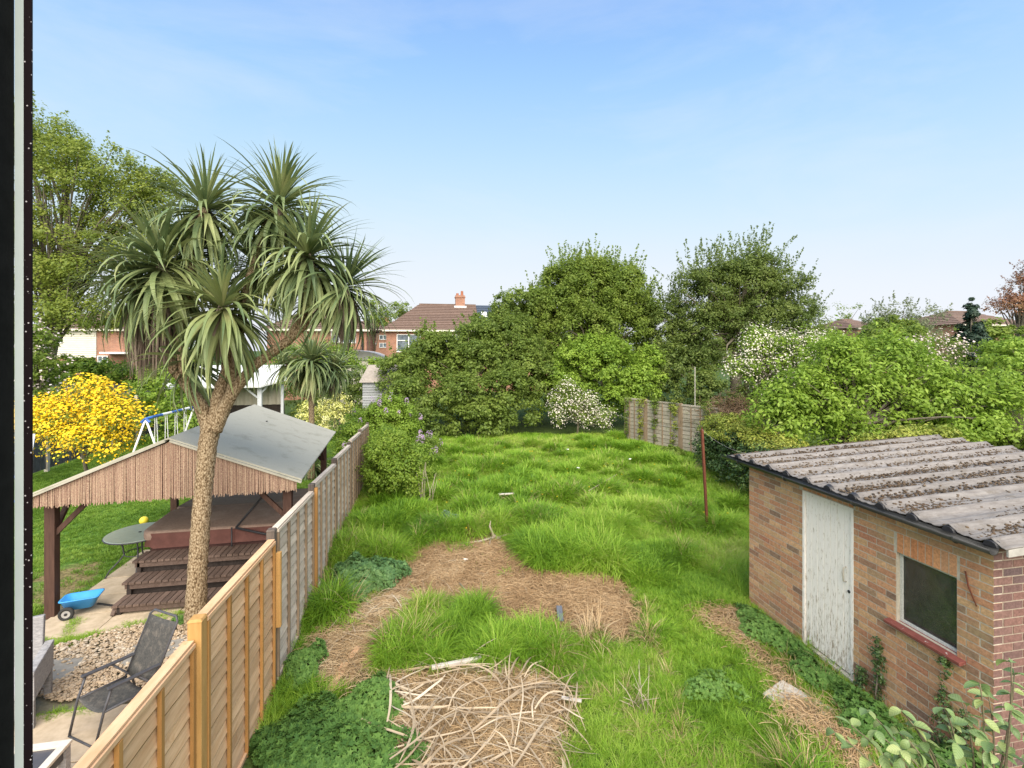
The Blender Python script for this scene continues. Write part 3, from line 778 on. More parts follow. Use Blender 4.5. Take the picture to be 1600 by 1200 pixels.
# cover lifter frame
lf = MB().tube([(-3.15, 9.0, .86), (-2.55, 10.3, 1.55)], .017, 6).tube([(-3.15, 9.0, .86), (-2.28, 9.0, .72)], .017, 6).tube([(-2.55, 10.3, 1.55), (-2.28, 9.0, .74)], .014, 6)
lf = MB().tube([(-3.19, 8.99, .885), (-2.62, 9.35, 1.60)], .019, 6).tube([(-3.19, 8.99, .885), (-2.2, 8.97, .60)], .019, 6).tube([(-3.25, 8.98, .90), (-3.25, 8.98, .2)], .012, 6)
lf.build('lid_lifter', M_black, tub, smooth=True)
st = thing('tub_steps', 'three dark slatted wooden steps up to the hot tub', 'steps', (0, 0, 0))
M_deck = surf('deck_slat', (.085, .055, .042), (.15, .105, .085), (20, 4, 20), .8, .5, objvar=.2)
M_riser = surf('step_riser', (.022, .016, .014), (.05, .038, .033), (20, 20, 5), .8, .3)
steps = [(-4.52, 7.98, 8.30, .19), (-4.56, 8.30, 8.64, .38), (-4.60, 8.64, 9.02, .57)]
for (x0, ya, yb, z) in steps:
    x = x0
    while x < -2.2:
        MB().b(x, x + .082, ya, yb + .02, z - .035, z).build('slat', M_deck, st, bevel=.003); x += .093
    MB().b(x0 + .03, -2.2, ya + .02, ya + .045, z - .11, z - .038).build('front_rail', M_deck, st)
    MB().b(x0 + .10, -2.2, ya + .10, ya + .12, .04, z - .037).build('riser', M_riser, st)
    MB().b(x0 + .06, x0 + .10, ya + .02, yb, z - .12, z - .037).b(x0 + .05, x0 + .11, ya + .03, ya + .09, .03, z - .12).build('stringer', M_riser, st)
for (xx) in (-4.5,):
    MB().bar((xx, 7.98, .05), (xx, 8.06, .15), .05, .05).build('foot', M_deck, st)

# ================================================================== ROUND GLASS TABLE
gt = thing('glass_table', 'round green glass patio table on curved legs beside the hot tub', 'table', (-4.93, 9.5, .03))
M_gtop = surf('frosted_glass', (.27, .33, .29), (.35, .41, .36), (14, 14, 14), .28, .05, spec=.6)
mb = MB(); loft(mb, [[(.5 * rr * math.cos(a), .5 * rr * math.sin(a), z) for a in np.linspace(0, 2 * math.pi, 40, endpoint=False)] for rr, z in ((.99, .70), (1, .704), (1, .712), (.99, .716))]).build('glass_top', M_gtop, gt)
MB().tube([(.503 * math.cos(a), .503 * math.sin(a), .698) for a in np.linspace(0, 2 * math.pi, 41)], .011, 6).build('rim', M_charcoal, gt, True)
MB().tube([(0, 0, .717), (0, 0, .722)], .024, 12).build('parasol_hole_cap', M_black, gt)
for a in (200, 290, 20, 110):
    ca, sa = math.cos(R(a)), math.sin(R(a))
    MB().tube([(ca * rr, sa * rr, z) for rr, z in ((.30, .69), (.24, .50), (.22, .36), (.30, .25), (.42, .12), (.48, 0))], .013, 6).build('leg', M_charcoal, gt, True)
MB().tube([(.22 * math.cos(a), .22 * math.sin(a), .37) for a in np.linspace(0, 2 * math.pi, 21)], .008, 5).build('leg_ring', M_charcoal, gt, True)

# ================================================================== BLUE TOY CART
M_blue = surf('blue_plastic', (.045, .27, .66), (.06, .32, .72), (9, 9, 9), .35, 0, objvar=0)
M_rub = surf('black_rubber', (.02, .02, .02), (.04, .04, .04), (30, 30, 30), .8, .2)
ct = thing('toy_cart', 'blue plastic toy trailer with black wheels by the gazebo post', 'toy', (-5.05, 8.2, .03), R(12))
def tubring(x0, x1, y, z): return [(px_, py_, z) for px_, py_ in rrect(x0, x1, -y, y, .05, 4)]
mb = MB(); loft(mb, [tubring(-.16, .17, .09, .10), tubring(-.20, .24, .13, .24), tubring(-.22, .26, .145, .25), tubring(-.22, .26, .145, .262), tubring(-.195, .235, .125, .262), tubring(-.15, .16, .085, .125)]).build('tub', M_blue, ct, True)
for s in (-1, 1):
    wl = MB(); prof_ = [(.055, -.022), (.085, -.022), (.095, -.01), (.095, .01), (.085, .022), (.055, .022)]
    k = 20; o_ = 0
    for i in range(k):
        a = 2 * math.pi * i / k
        for (r_, yy) in prof_: wl.v.append((-.10 + r_ * math.cos(a), s * .175 + yy, .095 + r_ * math.sin(a)))
    for i in range(k):
        for j in range(6):
            wl.f.append((i*6+j, i*6+(j+1) % 6, ((i+1) % k)*6+(j+1) % 6, ((i+1) % k)*6+j))
    tw = wl.build('wheel', M_rub, ct, True)
    MB().tube([(-.10, s * .158, .095), (-.10, s * .192, .095)], .054, 16).build('hub', surf('silver_hub', (.5, .5, .52), (.65, .65, .66), (9, 9, 9), .35, 0, metallic=.6), tw)
    MB().tube([(-.10, s * .15, .095), (-.10, s * .20, .095)], .02, 10).build('axle_cap', M_black, tw)
MB().tube([(-.10, -.17, .095), (-.10, .17, .095)], .01, 6).build('axle', M_black, ct)
MB().bar((.20, 0, .10), (.42, -.02, .03), .035, .015).build('tow_bar', M_black, ct)

# ================================================================== SLING CHAIR
sc = thing('sling_chair', 'black folding sling chair on the patio behind the new fence', 'chair', (0, 0, 0))
sc['label'] = 'black reclining sling chair with arms beside the pebble bed'
M_sling = surf('black_mesh_fabric', (.035, .035, .035), (.085, .082, .075), (60, 60, 60), .75, .3, c3=(.16, .14, .12), c3scale=12, c3lo=.5, c3hi=.75)
fl, frr = Vector((-3.46, 5.58, .42)), Vector((-3.10, 5.36, .40)); bl_, br_ = Vector((-3.22, 5.93, .38)), Vector((-2.84, 5.68, .38))
tl, tr_ = Vector((-3.00, 6.02, 1.06)), Vector((-2.62, 5.78, 1.06))
def fabric(a, b_, c_, d_, sag, nm):
    mb = MB(); n_ = 8
    for i in range(n_ + 1):
        for j in range(n_ + 1):
            u, v = i / n_, j / n_
            p = (a * (1-u) + b_ * u) * (1-v) + (d_ * (1-u) + c_ * u) * v
            nrm = (b_ - a).cross(d_ - a).normalized()
            mb.v.append(tuple(p - Vector((0, 0, 1)) * sag * 4 * u * (1-u) * (1 if nm == 'seat' else .4)))
    for i in range(n_):
        for j in range(n_):
            q_ = i * (n_+1) + j; mb.f.append((q_, q_+1, q_+n_+2, q_+n_+1))
    ob = mb.build(nm, M_sling, sc, True); md = ob.modifiers.new('thick', 'SOLIDIFY'); md.thickness = .004
fabric(fl, frr, br_, bl_, .05, 'seat'); fabric(bl_ + (tl - bl_) * .06, br_ + (tr_ - br_) * .06, bl_ * 0 + tr_ * .93 + br_ * .07, tl * .93 + bl_ * .07, .03, 'backrest')
MB().tube([bl_, tl - (tl - bl_) * .06, tl + (tr_ - tl) * .1, tr_ - (tr_ - tl) * .1, tr_ - (tr_ - br_) * .06, br_], .013, 6).build('back_frame', M_charcoal, sc, True)
for (f_, b2, tp) in ((fl, bl_, tl), (frr, br_, tr_)):
    MB().tube([f_, b2], .013, 6).build('seat_rail', M_charcoal, sc, True)
    am = f_ + Vector((.02, .02, .21)); an = b2 + (tp - b2) * .32
    MB().bar(am, an + Vector((0, 0, .01)), .05, .02).build('arm', M_charcoal, sc, bevel=.006)
    MB().tube([am + Vector((.02, .04, 0)), f_ + Vector((.0, .0, 0)), Vector((f_.x - .09, f_.y + .02, .03))], .012, 6).build('leg', M_charcoal, sc, True)
    MB().tube([am * .45 + an * .55, b2 + Vector((.05, .02, 0)), Vector((b2.x + .12, b2.y + .04, .03))], .012, 6).build('leg', M_charcoal, sc, True)
MB().tube([(fl.x - .09, fl.y + .02, .04), (frr.x - .09, frr.y + .02, .04)], .011, 6).build('stretcher', M_charcoal, sc, True)
# wicker armchair
wc = thing('wicker_armchair', 'grey wicker armchair with pale cushion at the left edge', 'armchair', (-4.36, 5.62, .03), R(20))
M_wick = surf('grey_wicker', (.17, .165, .17), (.36, .35, .35), (22, 22, 70), .7, .8, bdist=.006)
M_cush = surf('lilac_grey_cushion', (.46, .43, .47), (.54, .51, .55), (40, 40, 40), .9, .1)
MB().b(-.34, .34, .02, .62, .14, .34).build('seat_base', M_wick, wc, bevel=.01)
MB().box((0, .30, .39), (.58, .58, .10)).build('cushion', M_cush, wc, bevel=.03)
MB().box((0, .66, .60), (.66, .07, .60), Euler((-.12, 0, 0))).build('backrest', M_wick, wc, bevel=.01)
for s in (-1, 1):
    MB().b(s * .34 - .04 + .04 * s, s * .34 + .04 + .04 * s, 0, .66, .56, .61).build('arm', M_wick, wc, bevel=.008)
    MB().b(s * .34 - .035 + .04 * s, s * .34 + .035 + .04 * s, .015, .645, .30, .558).build('side_panel', M_wick, wc)
    for yy in (.05, .60):
        MB().b(s * .34 - .03 + .04 * s, s * .34 + .03 + .04 * s, yy - .03, yy + .03, 0, .30).build('leg', M_wick, wc)
# low table corner at lower left
lt = thing('low_table', 'low table with cream frame and dark glass at the bottom left corner', 'table', (-3.12, 4.97, .03))
M_cream = surf('cream_wood', (.50, .45, .38), (.62, .57, .50), (12, 12, 12), .6, .2)
MB().b(-1.0, 0, -.07, 0, .40, .43).b(-.07, 0, -.70, -.07, .40, .43).b(-1.0, -.07, -.70, -.63, .40, .43).b(-1.0, -.93, -.63, -.07, .40, .43).build('top_frame', M_cream, lt, bevel=.005)
MB().b(-.93, -.07, -.63, -.07, .395, .41).build('glass_top', surf('dark_glass', (.05, .05, .06), (.10, .09, .09), (5, 5, 5), .15, 0), lt)
for (x, y) in ((-.04, -.04), (-.96, -.04), (-.04, -.66), (-.96, -.66)):
    MB().b(x - .03, x + .03, y - .03, y + .03, 0, .395).build('leg', M_wick, lt)
MB().b(-.95, -.05, -.055, -.03, .30, .395).b(-.055, -.03, -.65, -.06, .30, .395).build('apron', M_charcoal, lt)

# ================================================================== WINDOW FRAME AT THE CAMERA'S SIDE
wfr = thing('window_frame', 'dark window frame edge running up the left side of the view', 'window frame', (0, .3, 0))
def gasket():
    m, N, L = new_mat('perforated_spacer')
    out = N.new('ShaderNodeOutputMaterial'); b = N.new('ShaderNodeBsdfPrincipled'); geo = N.new('ShaderNodeNewGeometry')
    vo = N.new('ShaderNodeTexVoronoi'); vo.inputs['Scale'].default_value = 330; L.new(geo.outputs['Position'], vo.inputs['Vector'])
    rp = ramp(N, [(.10, (.55, .5, .52)), (.16, (.012, .007, .009))]); L.new(vo.outputs['Distance'], rp.inputs[0])
    L.new(rp.outputs[0], b.inputs['Base Color']); b.inputs['Roughness'].default_value = .6; b.inputs['Specular IOR Level'].default_value = .1; L.new(b.outputs[0], out.inputs[0]); return m
M_fr = surf('window_frame_dark', (.006, .006, .006), (.012, .012, .012), (80, 80, 80), .8, .1, spec=.1)
MB().b(-.30, -.2152, -.05, -.0006, 3.55, 4.75).build('jamb', M_fr, wfr)
MB().b(-.2151, -.2110, -.0005, .0005, 3.55, 4.75).build('edge_reflection_strip', surf('glass_edge_reflection', (.40, .45, .45), (.55, .60, .59), (2, 2, 6), .3, 0, spec=.5), wfr)  # pale strip: reflection in the glass edge, put in as surface colour
MB().b(-.2110, -.2074, -.0005, .0005, 3.55, 4.75).build('perforated_spacer', gasket(), wfr)
MB().b(-.30, .9, -.03, .03, 3.45, 3.549).build('bottom_rail', M_fr, wfr)
MB().b(-.30, .9, -.03, .03, 4.751, 4.85).build('top_rail', M_fr, wfr)
MB().b(.82, .9, -.03, .03, 3.55, 4.75).build('jamb', M_fr, wfr)

# ================================================================== HOUSES FAR BEHIND
def farbrick():
    m, N, L = new_mat('far_brick')
    out = N.new('ShaderNodeOutputMaterial'); b = N.new('ShaderNodeBsdfPrincipled'); tc = N.new('ShaderNodeTexCoord'); mp = N.new('ShaderNodeMapping'); mp.inputs['Rotation'].default_value = (R(90), 0, 0)
    L.new(tc.outputs['Object'], mp.inputs[0])
    bt = N.new('ShaderNodeTexBrick'); bt.inputs['Scale'].default_value = 1; bt.inputs['Brick Width'].default_value = .225; bt.inputs['Row Height'].default_value = .075; bt.inputs['Mortar Size'].default_value = .006
    bt.inputs['Color1'].default_value = (.38, .17, .10, 1); bt.inputs['Color2'].default_value = (.28, .12, .075, 1); bt.inputs['Mortar'].default_value = (.38, .32, .26, 1)
    L.new(mp.outputs[0], bt.inputs[0]); L.new(bt.outputs[0], b.inputs['Base Color']); b.inputs['Roughness'].default_value = .95; L.new(b.outputs[0], out.inputs[0]); return m
M_fb = farbrick()
M_cream_b = surf('cream_board', (.60, .56, .47), (.70, .66, .57), (3, 3, 3), .8, .05, objvar=.04)
def roof_rows(par, quad_pts, nrow, mt, name='tile_row'):
    """quad: bottom-left, bottom-right, top-right, top-left -> stepped courses of tiles, each its own part"""
    bl2, br2, tr2, tl2 = [Vector(p) for p in quad_pts]
    nrm = (br2 - bl2).cross(tl2 - bl2).normalized()
    if nrm.z < 0: nrm = -nrm
    for i in range(nrow):
        t0, t1 = i / nrow, (i + 1) / nrow
        a = bl2.lerp(tl2, t0); b2 = br2.lerp(tr2, t0); c2 = br2.lerp(tr2, t1); d2 = bl2.lerp(tl2, t1)
        lo, hi = nrm * .06, nrm * .005
        v = [a + lo, b2 + lo, c2 + hi, d2 + hi, a - nrm * .02, b2 - nrm * .02, c2 - nrm * .02, d2 - nrm * .02]
        MB().add(v, [(0, 1, 2, 3), (7, 6, 5, 4), (0, 4, 5, 1), (1, 5, 6, 2), (2, 6, 7, 3), (3, 7, 4, 0)]).build(name, mt, par)
def window(par, x0, x1, z0, z1, y, bars=1, top=.35):
    f_ = MB(); t = .07
    f_.b(x0, x1, y - .06, y + .02, z0, z0 + t).b(x0, x1, y - .06, y + .02, z1 - t, z1).b(x0, x0 + t, y - .06, y + .02, z0 + t, z1 - t).b(x1 - t, x1, y - .06, y + .02, z0 + t, z1 - t)
    for k in range(bars):
        xm = x0 + (x1 - x0) * (k + 1) / (bars + 1); f_.b(xm - .04, xm + .04, y - .058, y + .02, z0 + t, z1 - t)
    if top: zz = z1 - (z1 - z0) * top; f_.b(x0 + t, x0 + (x1 - x0) / (bars + 1) - .04, y - .056, y + .02, zz - .035, zz + .035)
    w_ = f_.build('window', M_white, par)
    MB().b(x0 + t, x1 - t, y - .005, y + .0, z0 + t, z1 - t).build('pane', M_pane, w_)
def house(nm, label, cx, y, w_, d_, ze, zr, hipl, hipr, wallm, rows=14, roofm=None, ridge=None, over=.35):
    h = thing(nm, label, 'house', (cx, y, 0))
    MB().b(-w_/2, w_/2, 0, d_, 0, ze).build('wall', wallm, h)
    x0, x1 = -w_/2 - over, w_/2 + over; r0, r1 = x0 + hipl, x1 - hipr; ym = d_ / 2
    roof = MB().add([(x0, -over, ze - .05), (x1, -over, ze - .05), (x1, d_ + over, ze - .05), (x0, d_ + over, ze - .05), (r0, ym, zr - .08), (r1, ym, zr - .08)], [(3, 2, 1, 0), (0, 1, 5, 4), (2, 3, 4, 5), (1, 2, 5), (3, 0, 4)]).build('roof', roofm or M_tile, h)
    roof_rows(roof, [(x0, -over, ze), (x1, -over, ze), (r1, ym, zr), (r0, ym, zr)], rows, roofm or M_tile)
    if hipl > 0: roof_rows(roof, [(x0, d_ + over, ze), (x0, -over, ze), (r0, ym, zr), (r0, ym + .01, zr)], rows, roofm or M_tile)
    if hipr > 0: roof_rows(roof, [(x1, -over, ze), (x1, d_ + over, ze), (r1, ym + .01, zr), (r1, ym, zr)], rows, roofm or M_tile)
    MB().bar((r0, ym, zr + .03), (r1, ym, zr + .03), .22, .14).build('ridge_tiles', roofm or M_tile, roof)
    MB().b(x0 + .05, x1 - .05, -over - .06, -over, ze - .16, ze + .0).build('gutter', M_cream_b, h)
    MB().b(-w_/2 - .25, w_/2 + .25, -over + .01, 0, ze - .14, ze - .10).build('soffit', M_white, h)
    return h
# main semi with chimney: left half brown tile, right half blue slate
h1 = house('brick_house', 'brick semi-detached house with hipped brown tiled roof and a chimney above the hedge', .85, 43.4, 8.0, 7.0, 5.7, 8.3, 3.2, 0, M_fb, 15)

MB().b(4.01, 12, .0, 7.0, 0, 5.7).build('wall', M_fb, h1)
rs = MB().add([(4.37, -.4, 5.65), (12, -.4, 5.65), (12, 3.5, 8.22), (4.37, 3.5, 8.22)], [(0, 1, 2, 3)]).build('roof', M_slate, h1); rs['label'] = 'blue-grey slate half of the roof'
roof_rows(rs, [(4.37, -.36, 5.72), (12, -.36, 5.72), (12, 3.5, 8.32), (4.37, 3.5, 8.32)], 13, M_slate, 'slate_row')
sk = MB().box((5.0, 1.9, 7.28), (.5, .9, .12), Euler((.59, 0, 0))).build('skylight', M_white, h1)
ch = MB().b(2.35, 3.25, 3.1, 3.9, 7.7, 9.25).b(2.29, 3.31, 3.04, 3.96, 9.02, 9.12).build('chimney', M_fb, h1)
for (x, z) in ((2.55, .22), (3.0, .45)):
    MB().tube([(x, 3.5, 9.25), (x, 3.5, 9.25 + z)], [.15, .12], 10).build('chimney_pot', surf('terracotta', (.32, .12, .07), (.42, .17, .10), (4, 4, 4)), ch)
MB().b(2.2, 3.4, 2.98, 3.09, 7.98, 8.2).build('lead_flashing', surf('lead', (.5, .5, .5), (.6, .6, .6), (4, 4, 4)), h1)
window(h1, -3.1, -1.0, 3.7, 5.3, 0, 1); window(h1, .6, 2.6, 3.9, 5.3, 0, 1)
# house behind the palms
h2 = house('brick_house', 'brick house with hipped red-brown roof partly behind the big palm', -8.1, 39.5, 7.4, 7.5, 5.55, 7.8, 3.5, 3.5, M_fb, 13)

window(h2, 1.0, 2.9, 4.45, 5.4, 0, 2)
MB().b(-.5, 3.4, -.9, -.02, 3.5, 4.0).build('porch_roof', M_tile, h2)
MB().tube([(3.4, -.12, 5.5), (3.4, -.12, 0)], .07, 8).build('drainpipe', M_black, h2)
h3 = house('distant_house', 'small distant brick block with four white windows between two houses', -4.9, 62, 8, 8, 6.5, 7.6, 0, 0, M_fb, 6)
for x in (-1.8, -.45):
    for z in (4.15, 5.15): window(h3, x, x + .95, z, z + .6, 0, 1, 0)
MB().b(-.2, .5, 3.5, 4.2, 7.4, 8.3).build('chimney', M_fb, h3)
# boarded house at the left
h4 = house('boarded_house', 'cream', -26.35, 43.8, 7.9, 7.0, 5.6, 7.2, 2.6, 2.6, M_fb, 10)
h4['label'] = 'house with cream weatherboarding and a hipped roof at far left'
hw = MB().b(-3.95, .52, -.05, .0, 3.3, 5.5).build('cladding', M_cream_b, h4)
z = 3.3
while z < 5.4:
    MB().add([(-3.95, -.05, z + .17), (.52, -.05, z + .17), (.52, -.085, z), (-3.95, -.085, z), (-3.95, -.05, z), (.52, -.05, z)], [(0, 1, 2, 3), (3, 2, 5, 4)]).build('board', M_cream_b, hw); z += .17
window(h4, -2.9, -1.8, 4.45, 5.3, -.09, 1)
window(h4, .6, 1.35, 2.9, 3.45, -.02, 1, 0)
MB().b(1.4, 3.9, -1.2, -.03, 3.6, 3.75).build('canopy_roof', M_white, h4)
h5 = house('distant_house', 'x', 68, 45, 11, 9, 6.9, 8.8, 4, 4, M_fb, 8)
h5['label'] = 'distant brown hipped roof behind the dark conifer at right'
h6 = house('distant_house', 'x', 55.8, 50, 5, 8, 6.6, 7.9, 2, 2, M_fb, 6)
h6['label'] = 'distant brown roof just left of the thin birch at right'

# grey round-roofed garage beyond the hedge
gg = thing('garage', 'grey barrel-roofed garage beyond the hedge behind the small palm', 'garage', (-4.7, 34.0, 0))
mb = MB(); k = 12
for y in (0, 4):
    for i in range(k + 1):
        a = math.pi * i / k; mb.v.append((2.1 * -math.cos(a), y, 3.2 + .68 * math.sin(a)))
W = k + 1
mb.f += [(i, i + 1, W + i + 1, W + i) for i in range(k)] + [tuple(range(k + 1))]
mb.build('roof', surf('garage_roof', (.30, .29, .28), (.42, .41, .40), (3, 3, 3)), gg, True)
MB().b(-2.0, 2.0, .1, 3.9, 0, 3.2).build('wall', M_concrete, gg)

# ================================================================== NEIGHBOUR'S FAR STRUCTURES
# shelter with white posts and corrugated sheet
sh = thing('garden_shelter', 'open garden shelter with white posts and corrugated sheet back', 'shelter', (-8.3, 24.0, 0))
M_cor = surf('pale_corrugated', (.50, .45, .36), (.62, .57, .47), (4, 4, 2), .7, .1)
M_wp = surf('greywhite_paint', (.50, .52, .55), (.62, .64, .66), (9, 9, 9), .7, .1)
mb = MB(); n_ = 90
for i in range(n_ + 1):
    x = -3 + 4.55 * i / n_; yy = 1.2 + .05 * math.sin(i * 2 * math.pi / 7.2)
    mb.v += [(x, yy, 1.25), (x, yy, 2.25), (x, yy + .012, 1.25), (x, yy + .012, 2.25)]
for i in range(n_):
    a = 4 * i; mb.f += [(a, a + 4, a + 5, a + 1), (a + 2, a + 3, a + 7, a + 6)]
mb.build('corrugated_sheet', M_cor, sh, True)
MB().b(-3, 1.55, 1.28, 1.34, 0, 1.25).build('low_wall', M_riser, sh)
for x in (.85, 1.6):
    MB().b(x - .09 if x < 1 else x - .06, x + .09 if x < 1 else x + .06, -.16 if x < 1 else .7, -.02 if x < 1 else .82, 0, 2.25).build('post', M_wp, sh)
MB().bar((.75, 0, 1.7), (.1, 0, 2.25), .07).build('brace', M_wp, sh); MB().bar((.75, 0, 1.75), (1.15, 0, 2.25), .07).build('brace', M_wp, sh)
MB().add([(-3.2, -.5, 2.22), (1.0, -.5, 2.22), (1.95, .3, 2.5), (1.6, 2.0, 3.1), (-3.2, 2.0, 3.1), (-3.2, -.5, 2.30), (1.0, -.5, 2.30), (1.95, .3, 2.58), (1.6, 2.0, 3.18), (-3.2, 2.0, 3.18)],
   [(0, 1, 2, 3, 4), (9, 8, 7, 6, 5), (0, 5, 6, 1), (1, 6, 7, 2), (2, 7, 8, 3), (3, 8, 9, 4), (4, 9, 5, 0)]).build('roof', surf('white_sheet', (.52, .53, .52), (.68, .69, .68), (3, 3, 3)), sh)
# grey shed
M_shedb = surf('grey_shed_board', (.24, .25, .26), (.34, .35, .36), (20, 20, 30), .85, .3)
gs = thing('board_shed', 'grey horizontal board shed half hidden by the hedge', 'shed', (-1.75, 23.4, 0), R(-6))
MB().b(-1.05, 1.15, 0, 2.2, 0, 2.40).build('wall', M_shedb, gs)
z = .05
while z < 2.36:
    MB().add([(-1.05, -.005, z + .12), (1.15, -.005, z + .12), (1.15, -.035, z), (-1.05, -.035, z), (-1.05, -.004, z), (1.15, -.004, z)], [(0, 1, 2, 3), (3, 2, 5, 4)]).build('board', M_shedb, gs); z += .125
MB().add([(-1.2, -.15, 2.40), (1.3, -.15, 2.40), (1.1, 1.1, 3.2), (-1.0, 1.1, 3.2), (1.3, 2.4, 2.40), (-1.2, 2.4, 2.40)], [(0, 1, 2, 3), (3, 2, 4, 5), (0, 5, 4, 1), (0, 3, 5), (1, 4, 2)]).build('roof', surf('shed_roof', (.22, .19, .16), (.32, .28, .24), (6, 6, 6)), gs)
MB().b(.15, .35, -.06, -.046, 1.85, 2.02).build('window', M_dark, gs)
# swing frame
sw_ = thing('swing_frame', 'blue and white metal swing frame behind the gazebo roof', 'swing', (0, 0, 0))
M_bm = surf('blue_metal', (.03, .10, .36), (.05, .15, .45), (9, 9, 9), .4, 0)
pA, pB = Vector((-7.46, 14.64, 2.08)), Vector((-7.35, 17.2, 2.10))
MB().tube([pA, pB], .035, 8).build('top_bar', M_bm, sw_, True)
for p in (pA, pB):
    for s in (-1, 1):
        MB().tube([p, (p.x + s * .75, p.y - .15 * s, 0)], .026, 8).build('leg', M_white, sw_, True)
    MB().tube([p + Vector((-.1, 0, -.1)), p, p + Vector((.1, 0, -.1))], .04, 6).build('corner_joint', M_bm, sw_)
for i in range(4):
    q0 = pA.lerp(pB, .18 + .2 * i)
    for dx in (-.02, .02):
        MB().tube([q0 + Vector((dx, 0, 0)), q0 + Vector((dx * 3, .05, -1.5))], .011, 5).build('hanging_rod', M_white, sw_)
    MB().tube([q0 - (pB - pA).normalized() * .2, q0 + (pB - pA).normalized() * .25], .04, 8).build('pipe_sleeve', M_white if i % 2 else M_bm, sw_)
MB().b(-7.55, -7.15, 15.5, 15.8, .60, .64).build('seat', M_bm, sw_)
pl = thing('slide_ladder', 'white tubular ladder legs with blue tread at the far left of the lawn', 'slide', (0, 0, 0))
for dx in (0, .42):
    MB().tube([(-8.95 - dx, 13.0, 2.0), (-8.68 - dx, 12.2, 0)], .026, 8).build('ladder_leg', M_white, pl, True)
for t in (.2, .45, .7):
    c0 = Vector((-8.95, 13.0, 2.0)).lerp(Vector((-8.68, 12.2, 0)), t); MB().bar(c0, c0 - Vector((.42, 0, 0)), .08, .03).build('tread', M_bm, pl)
# pink chair behind the tub and yellow ball, pink toy
M_pink = surf('pink_plastic', (.75, .25, .38), (.82, .35, .45), (9, 9, 9), .4, 0)
tt = thing('toy_table', 'small pink topped toy table on the lawn behind the gazebo', 'toy', (-4.4, 13.3, 0))
MB().b(-.45, .1, 0, .3, .55, .60).build('top', M_pink, tt, bevel=.01); MB().b(.16, .6, 0, .3, .55, .60).build('top', M_pink, tt, bevel=.01)
for x in (-.42, .57):
    for y in (.03, .27): MB().b(x - .02, x + .02, y - .02, y + .02, 0, .55).build('leg', M_black, tt)
def ball(nm, label, x, y, r_, mt):
    vs = []; mb = MB(); loft(mb, [[(r_ * math.sin(t) * math.cos(a), r_ * math.sin(t) * math.sin(a), r_ - r_ * math.cos(t)) for a in np.linspace(0, 2 * math.pi, 14, endpoint=False)] for t in np.linspace(.15, 3.0, 9)])
    o = mb.build(nm, mt, None, True); o.location = (x, y, .05); tag(o, label, 'ball')
M_yel = surf('yellow_plastic', (.75, .62, .05), (.82, .68, .08), (9, 9, 9), .4, 0)
ball('ball', 'yellow ball lying on the neighbour lawn', -6.15, 12.0, .09, M_yel)

# neighbour's boundary fences at the left
def rail_fence(label, A_, B_, hh, mt, step=1.8, posts=True, nm='boundary_fence'):
    A_ = Vector((*A_, 0)); B_ = Vector((*B_, 0)); L_ = (B_ - A_).length
    f_ = thing(nm, label, 'fence', A_, math.atan2((B_ - A_).y, (B_ - A_).x))
    x = 0
    while x < L_:
        MB().b(x - .05, x + .05, -.06, .05, 0, hh + .12).build('post', M_concrete, f_)
        xe = min(x + step, L_)
        xx = x + .06
        while xx < xe - .08:
            MB().b(xx, xx + .135, -.012 + .008 * (int(xx * 7) % 2), .006 + .008 * (int(xx * 7) % 2), .1, hh + random.uniform(-.02, .02)).build('board', mt, f_); xx += .145
        MB().b(x + .05, xe - .05, .02, .05, hh * .75, hh * .75 + .07).build('rail', mt, f_)
        x += step
    return f_
M_dkfence = surf('dark_fence_board', (.05, .05, .055), (.12, .12, .125), (16, 16, 4), .85, .3)
rail_fence('dark board fence with concrete posts at the left behind the yellow bush', (-11.95, 16.2), (-12.5, 28.0), 1.85, M_dkfence)
rail_fence('dark grey rear fence under the hedge at far left', (-23.5, 32.0), (-9.0, 29.2), 2.0, M_dkfence)

# ================================================================== FOLIAGE ENGINE
def unit(n):
    v = rng.normal(size=(n, 3)); return v / np.linalg.norm(v, axis=1, keepdims=True)
def leaf_quads(P, Nn, size, aspect=.55, lobed=False):
    n = len(P); r1 = unit(n)
    T = np.cross(Nn, r1); T /= np.linalg.norm(T, axis=1, keepdims=True) + 1e-9
    B_ = np.cross(Nn, T); s = (size * rng.uniform(.65, 1.3, n))[:, None]
    if not lobed:
        V = np.stack([P - T * s * .5, P + B_ * s * aspect * .5 + Nn * s * .10, P + T * s * .5, P - B_ * s * aspect * .5 + Nn * s * .10], 1).reshape(-1, 3)
        F = (np.arange(n) * 4)[:, None] + np.arange(4)[None]
        return V, F
    k = 10; an = np.linspace(0, 2 * np.pi, k, endpoint=False); rr = np.where(np.arange(k) % 2 == 0, .55, .30); rr[5] = .12
    V = [P + Nn * 0]
    for a, r_ in zip(an, rr): V.append(P + (T * math.cos(a) + B_ * math.sin(a)) * s * r_ + Nn * s * (.10 if r_ > .4 else .02))
    V = np.stack(V, 1).reshape(-1, 3)
    base = (np.arange(n) * (k + 1))[:, None, None]
    tri = np.array([[0, 1 + i, 1 + (i + 1) % k] for i in range(k)])
    return V, (base + tri[None]).reshape(-1, 3)
